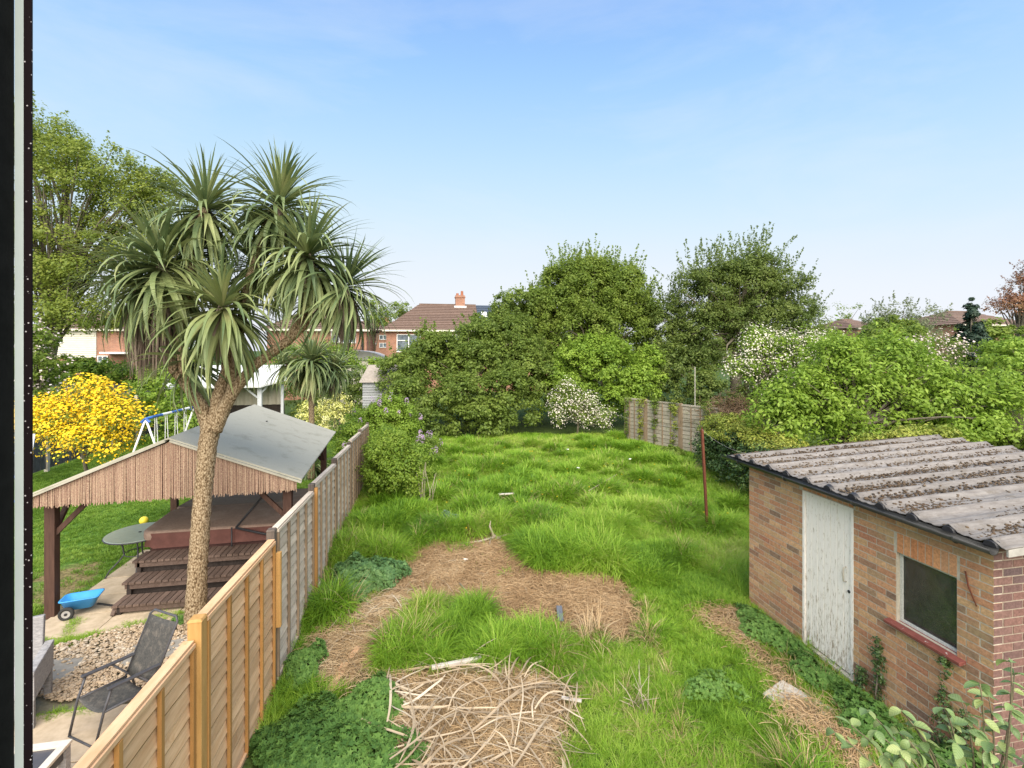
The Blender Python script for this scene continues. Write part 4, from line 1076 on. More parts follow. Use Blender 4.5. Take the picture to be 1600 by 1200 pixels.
def crown_pts(blobs, nclump, rc, lpc, jit=.7, shell=.55, flat=.75, bottom=-.6, zmin=.1):
    """blobs: (x,y,z,rx,ry,rz). returns leaf positions + normals, clump centres"""
    W = np.array([b_[3] * b_[4] + b_[4] * b_[5] + b_[3] * b_[5] for b_ in blobs]); W /= W.sum()
    which = rng.choice(len(blobs), nclump, p=W); Bm = np.array(blobs)[which]
    d_ = unit(nclump); d_[:, 2] = np.where(d_[:, 2] < bottom, -d_[:, 2], d_[:, 2])
    rad = np.where(rng.random(nclump) < shell, rng.uniform(.82, 1.06, nclump), rng.random(nclump) ** .5 * .9)
    C = Bm[:, :3] + d_ * Bm[:, 3:] * rad[:, None]
    keep = C[:, 2] > zmin; C, d_ = C[keep], d_[keep]; nclump = len(C)
    R_ = rc * rng.uniform(.55, 1.35, nclump)
    ci = np.repeat(np.arange(nclump), lpc)
    u = unit(len(ci)); rr = rng.random(len(ci)) ** .45
    off = u * (R_[ci] * rr)[:, None]; off[:, 2] *= flat
    P = C[ci] + off
    Nn = u * .55 + d_[ci] * .35 + np.array([0, 0, .45]) + rng.normal(size=(len(ci), 3)) * jit * .5
    Nn /= np.linalg.norm(Nn, axis=1, keepdims=True)
    P[:, 2] = np.maximum(P[:, 2], .03)
    return P, Nn, C
def add_sprigs(blobs, n, h, lsz, width=.05):
    Ps = []
    for _ in range(n):
        b_ = blobs[rng.integers(len(blobs))]; a = rng.uniform(0, 6.28); el = rng.uniform(.35, 1.5)
        d_ = np.array([math.cos(a) * math.cos(el), math.sin(a) * math.cos(el), math.sin(el)])
        p0 = np.array(b_[:3]) + d_ * np.array(b_[3:]) * .95; dr = d_ * .6 + np.array([0, 0, .8]) + rng.normal(size=3) * .25; dr /= np.linalg.norm(dr)
        hh = h * rng.uniform(.4, 1.2); m_ = max(4, int(hh / lsz * 3.2))
        t = rng.random(m_)
        Ps.append(p0 + dr * (t * hh)[:, None] + rng.normal(size=(m_, 3)) * width * (1.3 - t)[:, None])
    P = np.concatenate(Ps); Nn = unit(len(P)); Nn[:, 2] = abs(Nn[:, 2]); return P, Nn
def limb_mesh(base, top, C, r0, nl, n=7, seed_blobs=None):
    mb = MB(); base = Vector(base); top = Vector(top)
    mid = base.lerp(top, .5) + Vector((random.uniform(-.1, .1), random.uniform(-.1, .1), 0))
    mb.tube([base, mid, top], [r0 * 1.15, r0 * .9, r0 * .7], n)
    idx = rng.choice(len(C), min(nl, len(C)), replace=False)
    for i in idx:
        e_ = Vector(C[i]); t = random.uniform(.4, 1.0); s_ = base.lerp(top, t) if t < .95 else top
        m1 = s_.lerp(e_, .35) + Vector((0, 0, (e_ - s_).length * .12)); m2 = s_.lerp(e_, .7) + Vector((random.uniform(-.1, .1), random.uniform(-.1, .1), (e_ - s_).length * .08))
        rr = r0 * .42 * random.uniform(.6, 1.1)
        mb.tube([s_, m1, m2, e_], [rr, rr * .65, rr * .38, rr * .12], 5, cap=False)
    return mb
def plant(nm, label, cat, blobs, nclump, rc, lpc, size, mt, base=None, r0=.1, limbs=20, sprigs=0, sprigh=.6, aspect=.55, group=None, lobed=False, bark=None, crown='crown', trunk='trunk', shell=.55, flat=.75, bottom=-.6, extra=None, top=None, jit=.7):
    zc = sum(b_[2] for b_ in blobs) / len(blobs); xc = sum(b_[0] for b_ in blobs) / len(blobs); yc = sum(b_[1] for b_ in blobs) / len(blobs)
    base = base or (xc, yc, 0)
    t = thing(nm, label, cat, base, group=group)
    P, Nn, C = crown_pts(blobs, nclump, rc, lpc, shell=shell, flat=flat, bottom=bottom, jit=jit)
    if sprigs:
        P2, N2 = add_sprigs(blobs, sprigs, sprigh, size); P = np.concatenate([P, P2]); Nn = np.concatenate([Nn, N2])
    V, F = leaf_quads(P - np.array(base), Nn, size, aspect, lobed)
    link(crown, fast_mesh(crown, V, F, mt), t)
    tp = top or (xc, yc, zc)
    if limbs is not None:
        o = limb_mesh((0, 0, 0), tuple(np.array(tp) - np.array(base)), C - np.array(base), r0, limbs).build(trunk, bark or M_bark, t, True)
    if extra: # flowers: (name, material, fraction count, size, label)
        for (en, em, ec, es) in extra:
            idx = rng.choice(len(C), min(len(C), max(1, int(ec[0]))), replace=False)
            ci = np.repeat(idx, ec[1]); u = unit(len(ci))
            PP = C[ci] + u * rc * ec[2] + np.array([0, 0, ec[3]])
            if len(ec) > 4: PP = C[ci] + u * np.array([.5, .5, 1.0]) * ec[4] + np.array([0, 0, rc * .8]) + np.repeat(rng.normal(size=(len(idx), 3)) * rc * .3, ec[1], axis=0)
            V, F = leaf_quads(PP - np.array(base), u * .6 + np.array([0, -.2, .5]), es, .9)
            stuff(link(en, fast_mesh(en, V, F, em), t))
    return t
G = dict(
 mid=leafmat('leaf_mid', [(.105, .175, .03), (.17, .25, .04), (.245, .33, .055), (.32, .385, .08)], trans=.5),
 hedge=leafmat('leaf_hedge', [(.095, .155, .032), (.155, .225, .042), (.22, .30, .055), (.30, .37, .08)], trans=.5),
 dark=leafmat('leaf_dark', [(.08, .13, .034), (.13, .19, .043), (.19, .25, .056), (.26, .315, .085)], trans=.48),
 bright=leafmat('leaf_bright', [(.13, .23, .03), (.21, .33, .04), (.29, .42, .055), (.38, .49, .09)], trans=.42),
 lime=leafmat('leaf_lime', [(.11, .20, .03), (.18, .29, .035), (.26, .37, .045), (.34, .43, .07)], trans=.42),
 oak=leafmat('leaf_oak', [(.14, .20, .04), (.21, .28, .05), (.29, .35, .06), (.38, .40, .09)], trans=.5),
 ivy=leafmat('leaf_ivy', [(.03, .065, .022), (.05, .095, .03), (.085, .14, .04), (.24, .30, .06)], trans=.15, rough=.35),
 ivyy=leafmat('leaf_ivy_yellow', [(.12, .18, .03), (.22, .28, .04), (.33, .36, .06), (.42, .40, .08)], trans=.3),
 gold=leafmat('flower_yellow', [(.72, .44, .01), (.82, .54, .012), (.87, .62, .02), (.89, .70, .04)], trans=.2),
 pale=leafmat('leaf_cream', [(.38, .42, .06), (.60, .60, .16), (.72, .70, .32), (.80, .78, .5)], trans=.2),
 white=leafmat('blossom_white', [(.55, .48, .38), (.68, .62, .52), (.78, .74, .66)], trans=.25),
 pinkw=leafmat('blossom_pink', [(.70, .52, .50), (.78, .66, .62), (.84, .78, .74)], trans=.25),
 lilac=leafmat('blossom_lilac', [(.36, .22, .38), (.46, .32, .48), (.56, .44, .56)], trans=.25),
 copper=leafmat('leaf_copper', [(.17, .07, .045), (.26, .12, .07), (.34, .18, .10), (.30, .24, .09)], trans=.3),
 conifer=leafmat('needles_dark', [(.02, .045, .03), (.035, .065, .04), (.06, .09, .045)], trans=.1),
 weed=leafmat('leaf_weed', [(.06, .14, .035), (.10, .20, .045), (.15, .27, .06), (.20, .31, .08)], trans=.3, rough=.6, spec=.15),
)

# ---- big oak, far left
oak_b = [(-19.1, 28, 13.0, 3.1, 3, 2.4), (-16.6, 27.8, 12.4, 2.6, 2.5, 2.0), (-14.8, 27.8, 10.5, 2.4, 2.2, 1.8), (-18.2, 27.8, 9.6, 3, 2.5, 1.8), (-15.6, 27.4, 8.4, 2.6, 2.2, 1.3), (-20.3, 28.2, 14.6, 2.4, 2.4, 1.7), (-13.7, 28, 12.0, 1.7, 1.6, 1.2), (-17.5, 27.2, 7.6, 2.6, 2, 1.1), (-14.3, 27.6, 6.8, 1.7, 1.5, .9), (-18.6, 27, 6.6, 2.2, 2, .9), (-17.2, 26.3, 5.5, 2.4, 1.5, 1.0), (-14.8, 26.8, 5.5, 1.3, 1.2, .7), (-19.2, 25.6, 4.8, 1.5, 1.2, 1.0)]
plant('oak_tree', 'tall olive-green oak with open limbs at the far left', 'tree', oak_b, 720, .62, 95, .13, G['oak'], base=(-18.9, 27.4, 0), r0=.26, limbs=90, sprigs=120, sprigh=.8, top=(-17.2, 27.6, 9.2), shell=.5, aspect=.7)
# ---- yellow broom
broom_b = [(-9.32, 15.5, 2.0, .95, .8, .6), (-10.4, 15.7, 1.9, .85, .8, .6), (-8.4, 15.3, 1.9, .65, .7, .65), (-9.1, 15.2, 1.25, 1.2, .8, .6), (-10.9, 15.8, 1.6, .6, .6, .5), (-8.7, 15.3, 2.45, .45, .5, .4), (-9.4, 15.5, 2.65, .6, .5, .4)]
plant('broom_bush', 'large yellow flowering bush on the neighbour lawn at left', 'bush', broom_b, 330, .24, 36, .06, G['mid'], base=(-9.3, 15.5, 0), r0=.05, limbs=40, crown='foliage', trunk='stem', bottom=-.3,
      extra=[('flowers', G['gold'], (300, 50, 1.1, .04), .066)])
# ---- hedges and bushes along the neighbour's far side
def hedge(nm, label, blobs, mt, size=.10, dens=1.0, rc=.32, cat='hedge', **kw):
    area = sum(b_[3] * b_[5] + b_[4] * b_[5] + b_[3] * b_[4] for b_ in blobs)
    return plant(nm, label, cat, blobs, int(area * 15 * dens), rc, int(kw.pop('lpc', 30) * 1.9), size * 1.3, mt, aspect=kw.pop('aspect', .7), r0=.07, limbs=kw.pop('limbs', 10), **kw)
hedge('hedge', 'green hedge along the rear fence at far left', [(-22, 32.6, 2.0, 1.8, 1, 1.5), (-19.7, 32.2, 2.0, 1.6, 1, 1.5), (-17.9, 31.9, 2.0, 1.6, 1, 1.45), (-15.6, 31.4, 1.9, 1.8, 1, 1.4), (-13, 31, 1.8, 1.8, 1, 1.3)], G['lime'], .12)
hedge('bush', 'pale pinkish flowering shrub by the window edge at far left', [(-15.2, 22.2, 3.7, .8, .9, 1.3), (-15.1, 22.2, 2.2, .9, .9, 1.0)], G['mid'], .10, cat='bush', extra=[('flowers', G['pinkw'], (70, 10, 1, .05), .09)])
hedge('bush', 'green bushes behind the big palm and swing frame', [(-10.6, 22.4, 1.6, 1.4, 1, 1.5), (-12.0, 24.8, 1.8, 1.4, 1, 1.5), (-9.0, 20.0, 1.0, 1.0, .8, 1.1)], G['lime'], .10, cat='bush')
hedge('bush', 'yellow-green bush rising behind the small palm', [(-7.2, 28.2, 3.3, 1.3, 1, 1.0), (-4.7, 27.9, 3.3, 1.3, 1, 1.0), (-5.8, 27.9, 2.2, 2.4, 1, 1.5)], G['lime'], .10, cat='bush')
hedge('bush', 'dark bush under the small palm beside the shelter', [(-5.5, 25.2, 1.5, 1.0, .8, 1.6), (-4.2, 24.8, 1.5, 1.0, .7, 1.6), (-3.3, 25.2, 1.4, .5, .5, 1.5)], G['dark'], .09, cat='bush')
hedge('hedge', 'bright green hedge top over the grey shed', [(-2.9, 26.6, 2.7, 1.1, .8, .8), (-1.4, 26.4, 2.8, 1.2, .8, .8), (-2.2, 27.0, 1.4, 1.6, .6, 1.4)], G['lime'], .10)
for (x, y, lab) in ((-5.0, 21.5, 'cream and yellow variegated shrub left of the small palm trunk'), (-3.6, 21.3, 'larger cream and yellow variegated shrub right of the small palm trunk'), (-4.4, 22.2, 'yellow variegated shrub directly behind the small palm trunk')):
    k_ = 1.25 if x == -3.6 else 1.0
    plant('variegated_shrub', lab, 'shrub', [(x, y, .75 * k_, .55 * k_, .5, .7 * k_), (x + .15, y, 1.2 * k_, .35 * k_, .35, .55 * k_)], int(60 * k_), .20, 26, .09, G['pale'], r0=.04, limbs=10, crown='foliage', trunk='stem', group='variegated shrubs by the small palm')

# ---- the big hedge mass and trees at the end of the garden
hm = [(-.6, 22.2, 1.2, 1.2, 1.1, 1.4), (1.7, 21.9, 1.3, 1.5, 1.2, 1.5), (4.0, 22.0, 1.5, 1.5, 1.2, 1.7), (-.9, 23.6, 2.4, 1.2, 1.1, 1.5), (.9, 24.6, 3.4, 1.6, 1.3, 1.4), (2.6, 24.9, 3.9, 1.6, 1.3, 1.5), (4.4, 24.6, 4.0, 1.9, 1.3, 1.8), (5.6, 23.2, 2.4, 1.3, 1.1, 1.6), (-.2, 21.3, .6, 1.0, .8, .8), (2.6, 21.3, .7, 1.6, .8, .9), (.2, 25, 4.1, .9, .8, .9), (2.9, 23.6, 3.0, 1.6, 1.0, 1.4), (4.6, 23.4, 3.2, 1.4, 1.0, 1.5)]
hedge('overgrown_hedge', 'dense overgrown green hedge filling the end of the garden at left', hm, G['hedge'], .10, 1.35, .34, lpc=34, sprigs=150, sprigh=.7)
hedge('tree', 'rounded hedge tree in front of the main house roof', [(5.3, 26.3, 5.9, 1.5, 1.3, 1.5), (6.3, 26.3, 6.3, 1.1, 1.1, 1.0), (3.6, 26.0, 5.0, 1.3, 1.1, 1.0), (1.2, 26.6, 2.6, 1.8, .9, 2.0), (4.0, 27.0, 3.2, 2.2, .9, 2.2), (7.0, 27.0, 3.0, 2.2, .9, 2.6)], G['hedge'], .11, 1.1, cat='tree', sprigs=70, sprigh=.7)
t1b = [(9.6, 25.8, 6.7, 2.4, 2.0, 2.0), (8.0, 26.0, 7.7, 1.4, 1.3, 1.2), (11.2, 25.4, 7.3, 1.6, 1.5, 1.4), (9.7, 25.6, 4.6, 3.2, 2.0, 2.2), (7.0, 26.1, 6.0, 1.3, 1.3, 1.7), (12.3, 25.2, 5.6, 1.2, 1.2, 1.6), (9.4, 25.7, 8.3, 1.3, 1.2, .9)]
plant('tree', 'tall round green tree left of centre at the garden end', 'tree', t1b, 1050, .44, 100, .145, G['mid'], base=(9.6, 25.8, 0), r0=.28, limbs=60, sprigs=240, sprigh=1.2, aspect=.5, top=(9.6, 25.8, 5.5))
hedge('bush', 'light green leafy bush in front of the tall round tree', [(7.5, 22.8, 2.7, 1.3, 1.1, 1.5), (9.4, 22.4, 2.9, 1.4, 1.1, 1.5), (8.6, 22.8, 3.8, 1.2, 1.0, .9), (6.9, 22.9, 1.6, 1.1, 1, 1.4), (11.6, 22.8, 2.6, .9, .8, 1.5), (10.7, 22.0, 2.1, .9, .9, 1.2), (9.6, 22.2, 1.2, 1.4, .9, 1.2)], G['bright'], .10, 1.5, cat='bush', sprigs=120, sprigh=.5)
t2b = [(17.2, 23.2, 6.6, 2.4, 1.9, 2.0), (15.0, 23.6, 6.8, 1.6, 1.5, 1.7), (19.4, 22.8, 6.6, 1.6, 1.5, 1.7), (17.3, 23.2, 4.3, 3.2, 2.0, 2.2), (14.6, 23.7, 4.2, 1.5, 1.5, 2.0), (17.8, 23.1, 8.2, 1.5, 1.3, 1.1), (16.0, 23.3, 7.9, 1.1, 1.1, .9), (20.2, 22.6, 4.6, 1.4, 1.4, 1.7), (13.4, 24.4, 5.0, 1.2, 1.2, 1.5)]
plant('tree', 'taller dark green tree right of centre behind the old fence', 'tree', t2b, 900, .46, 95, .135, G['dark'], base=(17, 23.3, 0), r0=.28, limbs=150, sprigs=330, sprigh=1.5, aspect=.5, top=(17, 23.3, 5.5))
hedge('thicket', 'dark shaded thicket below the tall dark tree', [(12.2, 23.0, 1.4, 1.3, .9, 1.7), (14.4, 22.0, 1.2, 1.5, .9, 1.6), (16.8, 21.0, 1.2, 1.5, .9, 1.6), (13.0, 23.3, 3.0, 1.5, 1.0, 1.3)], G['dark'], .10, 1.2, cat='bush')
# blossom shrub at the end of the lawn
plant('blossom_shrub', 'white blossoming shrub at the end of the long grass', 'shrub', [(6.9, 20.9, .9, 1.0, .6, .8), (7.9, 20.7, .65, .95, .6, .6), (6.3, 21.1, 1.3, .5, .5, .9), (6.7, 21.1, 2.0, .45, .45, .5), (7.4, 20.9, 1.3, .7, .5, .6)], 190, .26, 36, .085, G['mid'], r0=.05, limbs=30, crown='foliage', trunk='stem', bottom=-.4,
      extra=[('blossom', G['white'], (170, 18, 1.2, .03), .07)], sprigs=50, sprigh=.5)
plant('blossom_tree', 'white blossoming apple tree behind the bright leafy tree', 'tree', [(12.2, 15.0, 3.6, .9, .8, .9), (11.3, 15.2, 3.2, .6, .6, .5), (12.8, 14.4, 3.9, .8, .7, .7), (11.7, 15.1, 4.2, .35, .4, .5), (13.6, 14.0, 3.9, .7, .7, .6), (12.3, 14.9, 2.8, .6, .6, .5)], 260, .26, 40, .09, G['bright'], base=(12.6, 14.9, 0), r0=.10, limbs=60, top=(12.5, 14.9, 2.6),
      extra=[('blossom', G['white'], (220, 20, 1.2, .03), .066)], sprigs=30, sprigh=.5)
# bright tree over the shed
bt_ = [(11.3, 10.6, 2.6, 1.2, 1.1, 1.2), (10.0, 10.9, 2.5, .8, .9, 1.0), (12.6, 10.3, 2.7, 1.1, 1.1, 1.2), (13.1, 9.7, 2.3, 1.0, 1.0, 1.0), (11.2, 11.1, 3.7, .8, .8, .65), (12.6, 10.8, 3.7, .8, .8, .6), (9.3, 11.0, 2.1, .7, .8, .9), (14.0, 9.3, 2.3, .6, .8, .8), (11.8, 10.4, 1.4, 2.0, 1.0, .9)]
plant('leafy_tree', 'bright lime-green leafy tree standing behind the brick shed', 'tree', bt_, 800, .30, 50, .11, G['bright'], base=(11.2, 10.6, 0), r0=.13, limbs=110, sprigs=110, sprigh=.55, aspect=.5, top=(11.1, 10.4, 2.2), shell=.6)
# right-hand background
hedge('bush', 'green bush beyond the old fence on the right', [(17.6, 19.5, 1.6, 2.0, 1.4, 1.6), (20.5, 18, 1.4, 2.2, 1.5, 1.5)], G['mid'], .11, 1.0, cat='bush')
plant('birch_tree', 'thin grey-green birch with blossom in the right background', 'tree', [(35.4, 30, 6.2, 1.8, 1.6, 1.3), (34.0, 30.2, 5.4, 1.3, 1.3, 1.3), (37.7, 29.5, 5.6, 1.9, 1.6, 1.4), (36, 29.8, 4, 2.6, 1.8, 1.8)], 190, .45, 34, .15, leafmat('leaf_birch', [(.14, .17, .09), (.20, .24, .12), (.28, .31, .18)], trans=.4), base=(35.6, 30, 0), r0=.16, limbs=60, sprigs=60, sprigh=.9, top=(35.6, 30, 4.5))
plant('blossom_tree', 'pale pink blossoming tree behind the bright tree at right', 'tree', [(24.6, 19.8, 3.3, 1.1, 1.1, 1.1), (25.9, 19.5, 3.5, 1.2, 1.1, 1.1)], 150, .40, 26, .12, G['mid'], r0=.12, limbs=40, extra=[('blossom', G['pinkw'], (100, 14, 1.0, .05), .10)])
# conifer
cb = []
for i in range(13):
    t = i / 12; cb.append((29.6, 20.85, 1.4 + 5.3 * t, 1.15 * (1 - t) ** .8 + .12, 1.1 * (1 - t) ** .8 + .12, .32))
cf = plant('conifer', 'narrow dark conifer with a reddish tip at the right', 'tree', cb, 420, .22, 75, .20, G['conifer'], base=(29.6, 20.85, 0), r0=.05, limbs=14, aspect=.35, top=(29.6, 20.85, 5.8), bottom=-.9)
plant('copper_tree', 'copper-leaved tree at the right edge above the conifer', 'tree', [(48.2, 29.5, 8.6, 1.6, 1.8, 1.5), (46.6, 29.9, 7.4, 1.5, 1.6, .9), (48.6, 29.4, 10.2, 1.1, 1.5, 1.1)], 230, .5, 40, .15, G['copper'], base=(47, 29.8, 0), r0=.22, limbs=60, sprigs=50, sprigh=.9, top=(47, 29.8, 6))
hedge('bush', 'feathery pale green shrub at the right edge', [(26.6, 17.2, 3.4, 1.4, 1.2, 1.2), (24.4, 15.9, 2.9, 1.0, 1.0, .8), (27.5, 16.0, 2.8, 1.4, 1.2, 1.4)], G['bright'], .10, 1.0, cat='bush')
hedge('bush', 'green trees massed behind the conifer', [(34, 23, 3.9, 2.6, 1.6, 1.8), (38, 21.5, 4.2, 2.8, 1.6, 1.8), (28.5, 24.5, 3.6, 2.4, 1.6, 2.0), (24, 25.5, 3.4, 2.4, 1.6, 2.0), (31, 26.5, 4.2, 2, 1.6, 1.9)], G['mid'], .14, .8, cat='trees')
# clipped hedge
ch_ = thing('clipped_hedge', 'flat clipped green hedge at the right edge of the view', 'hedge', (24.6, 16.6, 0), R(-60))
n = 9000
P = np.stack([rng.uniform(-2.6, 3.6, n), rng.uniform(-.5, .5, n), rng.uniform(.8, 3.1, n)], 1)
face = rng.random(n) < .5; P[face, 1] = -.5 + rng.normal(0, .04, face.sum()); P[~face, 2] = 3.1 + rng.normal(0, .03, (~face).sum())
V, F = leaf_quads(P, unit(n) * .6 + np.array([0, -.3, .6]), .08); link('foliage', fast_mesh('foliage', V, F, leafmat('leaf_clipped', [(.14, .20, .03), (.22, .28, .05), (.30, .33, .07)])), ch_)
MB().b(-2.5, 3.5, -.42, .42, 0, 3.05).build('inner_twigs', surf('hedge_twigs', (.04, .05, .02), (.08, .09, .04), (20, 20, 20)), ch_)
# right neighbour fence with concrete post
rail_fence('lattice board fence with a concrete post at the right edge beyond the shed', (14.4, 10.9), (15.3, 6.5), 2.35, surf('tan_fence', (.24, .20, .14), (.34, .29, .21), (12, 12, 4)), 1.3)
hedge('ivy', 'ivy clinging to the fence at the right edge', [(14.5, 9.7, 1.4, .2, .6, .8), (14.7, 8.6, 1.2, .22, .6, .8), (14.3, 10.6, 1.1, .2, .5, .8)], G['mid'], .09, 2.0, cat='ivy', limbs=6, lobed=False)
# distant trees on the skyline
for (x, y, z, r_, lab) in ((-6.3, 58, 8.2, 2.3, 'small distant tree on the skyline left of the main house'), (-2.6, 62, 8.6, 1.7, 'fainter distant treetop beside the main roof'), (-48, 50, 7, 5, 'distant tree behind the boarded house'), (60, 60, 7, 5, 'distant tree at the far right skyline')):
    plant('distant_tree', lab, 'tree', [(x, y, z, r_, r_, r_ * .8), (x + r_ * .6, y, z - 1, r_ * .8, r_, r_ * .7)], 90, .6, 26, .25, G['mid'], r0=.2, limbs=20)
for i, (x, y) in enumerate(((-35, 44), (-20, 46), (22, 38), (30, 42), (14, 44), (44, 40), (52, 34), (17, 34), (24, 33))):
    plant('background_tree', ['round green tree beside the far boarded house', 'green tree between the far houses at left', 'green tree behind the tall dark tree', 'green tree beyond the birch', 'green tree behind the round tree', 'green tree below the far roof at right', 'green tree at the right skyline edge', 'green tree filling the gap behind the two tall trees', 'green tree behind the right side of the dark tree'][i], 'tree', [(x, y, 2.6, 3.4, 2.5, 2.3), (x + 2, y, 3.6, 2.2, 2, 1.6)], 130, .6, 28, .22, G['mid'], r0=.2, limbs=16)

# ---- shrubs near the left fence
plant('lilac_bush', 'lilac bush with purple flowers over the end of the left fence', 'bush', [(-1.35, 17.5, 1.2, .8, .9, .9), (-.7, 17.4, 1.2, .6, .7, .8), (-2.2, 16.8, .8, .7, .8, .7), (-1.1, 17.5, 1.8, .5, .5, .5), (-2.1, 17.6, 1.2, .6, .6, .6)], 420, .22, 55, .09, G['bright'], r0=.06, limbs=30, crown='foliage', trunk='stem', sprigs=40, sprigh=.35,
      extra=[('flowers', G['lilac'], (30, 40, .5, .1, .13), .055)])
plant('lilac_bush', 'smaller lilac with purple flowers on the lawn beside the hedge', 'bush', [(.35, 15.7, .7, .4, .5, .45), (.05, 15.8, .6, .35, .4, .5)], 60, .17, 32, .07, G['mid'], r0=.03, limbs=16, crown='foliage', trunk='stem',
      extra=[('flowers', G['lilac'], (16, 40, .5, .1, .13), .05)])
plant('bush', 'dense green bush growing against the left fence', 'bush', [(-.85, 12.7, .9, .65, .7, .8), (-.45, 12.5, .75, .5, .6, .7), (-.95, 13.3, 1.15, .6, .6, .6), (-.75, 12.6, 1.35, .5, .5, .4)], 520, .18, 55, .07, G['lime'], r0=.05, limbs=26, crown='foliage', trunk='stem', sprigs=50, sprigh=.25)
plant('bush', 'yellow-green shrub between the left fence and the lilac', 'bush', [(-.2, 14.4, .6, .6, .6, .6), (-1.1, 14.8, .9, .6, .6, .7)], 200, .19, 50, .075, G['bright'], r0=.03, limbs=12, crown='foliage', trunk='stem')
# ---- ivy mound on the right fence by the shed
plant('ivy_mound', 'big mound of dark ivy with yellow tips beside the shed corner', 'ivy', [(9.2, 13.0, .8, .8, .9, .9), (8.9, 11.8, .8, .7, .9, .9), (8.6, 10.6, .8, .7, .9, .85), (9.5, 14.1, .8, .7, .7, .8), (8.3, 9.5, .9, .6, .8, .8)], 800, .18, 45, .075, G['ivy'], base=(9.0, 12.3, 0), r0=.06, limbs=20, crown='foliage', trunk='stem')
plant('ivy_growth', 'yellow-green ivy growth along the top of the ivy mound', 'ivy', [(9.2, 13.0, 1.6, .8, .8, .38), (8.9, 11.7, 1.6, .6, .9, .28), (8.8, 10.6, 1.6, .6, .9, .22)], 280, .16, 40, .07, G['ivyy'], base=(9.2, 12.0, 0), r0=.03, limbs=8, crown='foliage', trunk='stem')
plant('ivy_growth', 'yellow-green ivy creeping over the back edge of the shed roof', 'ivy', [(8.9, 7.1, 2.38, .7, .22, .20), (8.0, 7.15, 2.28, .6, .2, .16), (9.2, 6.9, 2.35, .3, .3, .22)], 110, .14, 30, .06, G['ivyy'], base=(9.2, 6.6, 0), r0=.03, limbs=8, crown='foliage', trunk='stem')
# ivy strands on the right fence
dirv = (A - B).normalized()
for i, t in enumerate((.12, .42, .62, .78, .95)):
    p = B + dirv * Ltot * t; nx_, ny_ = -dirv.y * 0 - .93, -.37
    bl3 = [(p.x - .1, p.y - .05, 1.75, .22, .22, .25)] + [(p.x - .12, p.y - .06, z, .09 + .05 * random.random(), .10, .35) for z in (1.4, .9, .4)]
    plant('ivy_strand', ['ivy strand nearest the ivy mound on the old fence', 'second ivy strand along the old fence', 'ivy strand at the middle post of the old fence', 'ivy strand near the far end of the old fence', 'ivy over the far end of the old fence'][i], 'ivy', bl3, 46, .10, 22, .06, G['ivyy'] if i % 2 else G['mid'], base=(p.x - .1, p.y, 0), r0=.015, limbs=4, crown='foliage', trunk='stem')
# climbing stems on the shed wall
for (y, h_, lab) in ((4.42, .75, 'tallest climbing weed on the shed wall under the window'), (4.62, .32, 'short weed against the shed wall left of the window'), (3.74, .95, 'bushy ivy shoot climbing the shed wall near the corner'), (3.55, .6, 'small ivy shoot next to the bushy one by the shed corner')):
    plant('wall_climber', lab, 'ivy', [(4.98, y, h_ * t_, .05, .08 * (1.2 - t_) + .02, h_ * .16) for t_ in (.15, .4, .65, .9)], int(40 * h_) + 12, .05, 18, .032, G['ivy'], base=(4.97, y, 0), r0=.008, limbs=5, crown='foliage', trunk='stem')

# ---- compost heap (brown dead brush)
n = 2600; P = rng.normal(size=(n, 3)) * np.array([.55, .45, .28]) + np.array([0, 0, .75]); 
mb = MB()
V, F = leaf_quads(P, unit(n), .32, .06)
tag(link('brush_heap', fast_mesh('brush_heap', V, F, leafmat('dead_twigs', [(.09, .055, .03), (.16, .10, .055), (.22, .15, .09)], trans=0)), None, (11.1, 15.2, .95)), 'heap of brown dead twigs behind the ivy mound', 'brush heap', kind='stuff')

# ================================================================== PALMS (cordyline)
G['sword'] = leafmat('sword_leaf', [(.085, .13, .065), (.13, .185, .08), (.20, .25, .10), (.28, .32, .13), (.40, .39, .18)], trans=.2, rough=.4, spotscale=1.2)
G['dead'] = leafmat('dead_leaf', [(.12, .085, .065), (.19, .14, .11), (.27, .21, .165), (.33, .27, .20)], trans=.1, rough=.8)
def sword(L_, w_, el, bend, seed, twist=0.0):
    """one arching sword leaf in the XZ plane from the origin; returns verts, faces"""
    rs_ = random.Random(seed); n_ = 9; x = z = 0.0; a = el; V = []; F = []
    for i in range(n_ + 1):
        t = i / n_
        ww = w_ * (.35 + 1.0 * min(1, t * 4)) * (1 - max(0, (t - .35) / .65) ** 1.5) * .74 + .0006
        side = ww * .5; nx_, nz_ = -math.sin(a), math.cos(a)
        dy = twist * t * t * L_
        V += [(x + nx_ * side * .35, dy - side, z + nz_ * side * .35), (x, dy, z), (x + nx_ * side * .35, dy + side, z + nz_ * side * .35)]
        st_ = L_ / n_; x += math.cos(a) * st_; z += math.sin(a) * st_; a -= bend * (t ** .9) / n_ * 2.0; a = max(a, -1.52)
    for i in range(n_):
        o_ = i * 3
        F += [(o_, o_ + 1, o_ + 4, o_ + 3), (o_ + 1, o_ + 2, o_ + 5, o_ + 4)]
    return V, F
SWORDS = {}
for ei, el in enumerate((80, 62, 44, 26, 8, -12, -34, -55)):
    for k in range(3):
        wk = [.62, .72, .85, 1, 1.05, 1.1, 1.1, 1.1][ei]
        bend = [.25, .55, .95, 1.35, 1.5, 1.5, 1.2, .8][ei] * (.75 + .25 * k)
        V, F = sword(1.0, (.044 + .005 * k) * wk, R(el), bend, ei * 9 + k, (k - 1) * .08)
        me = bpy.data.meshes.new('leaf'); me.from_pydata(V, [], F); me.materials.append(G['sword']); SWORDS[(ei, k)] = me
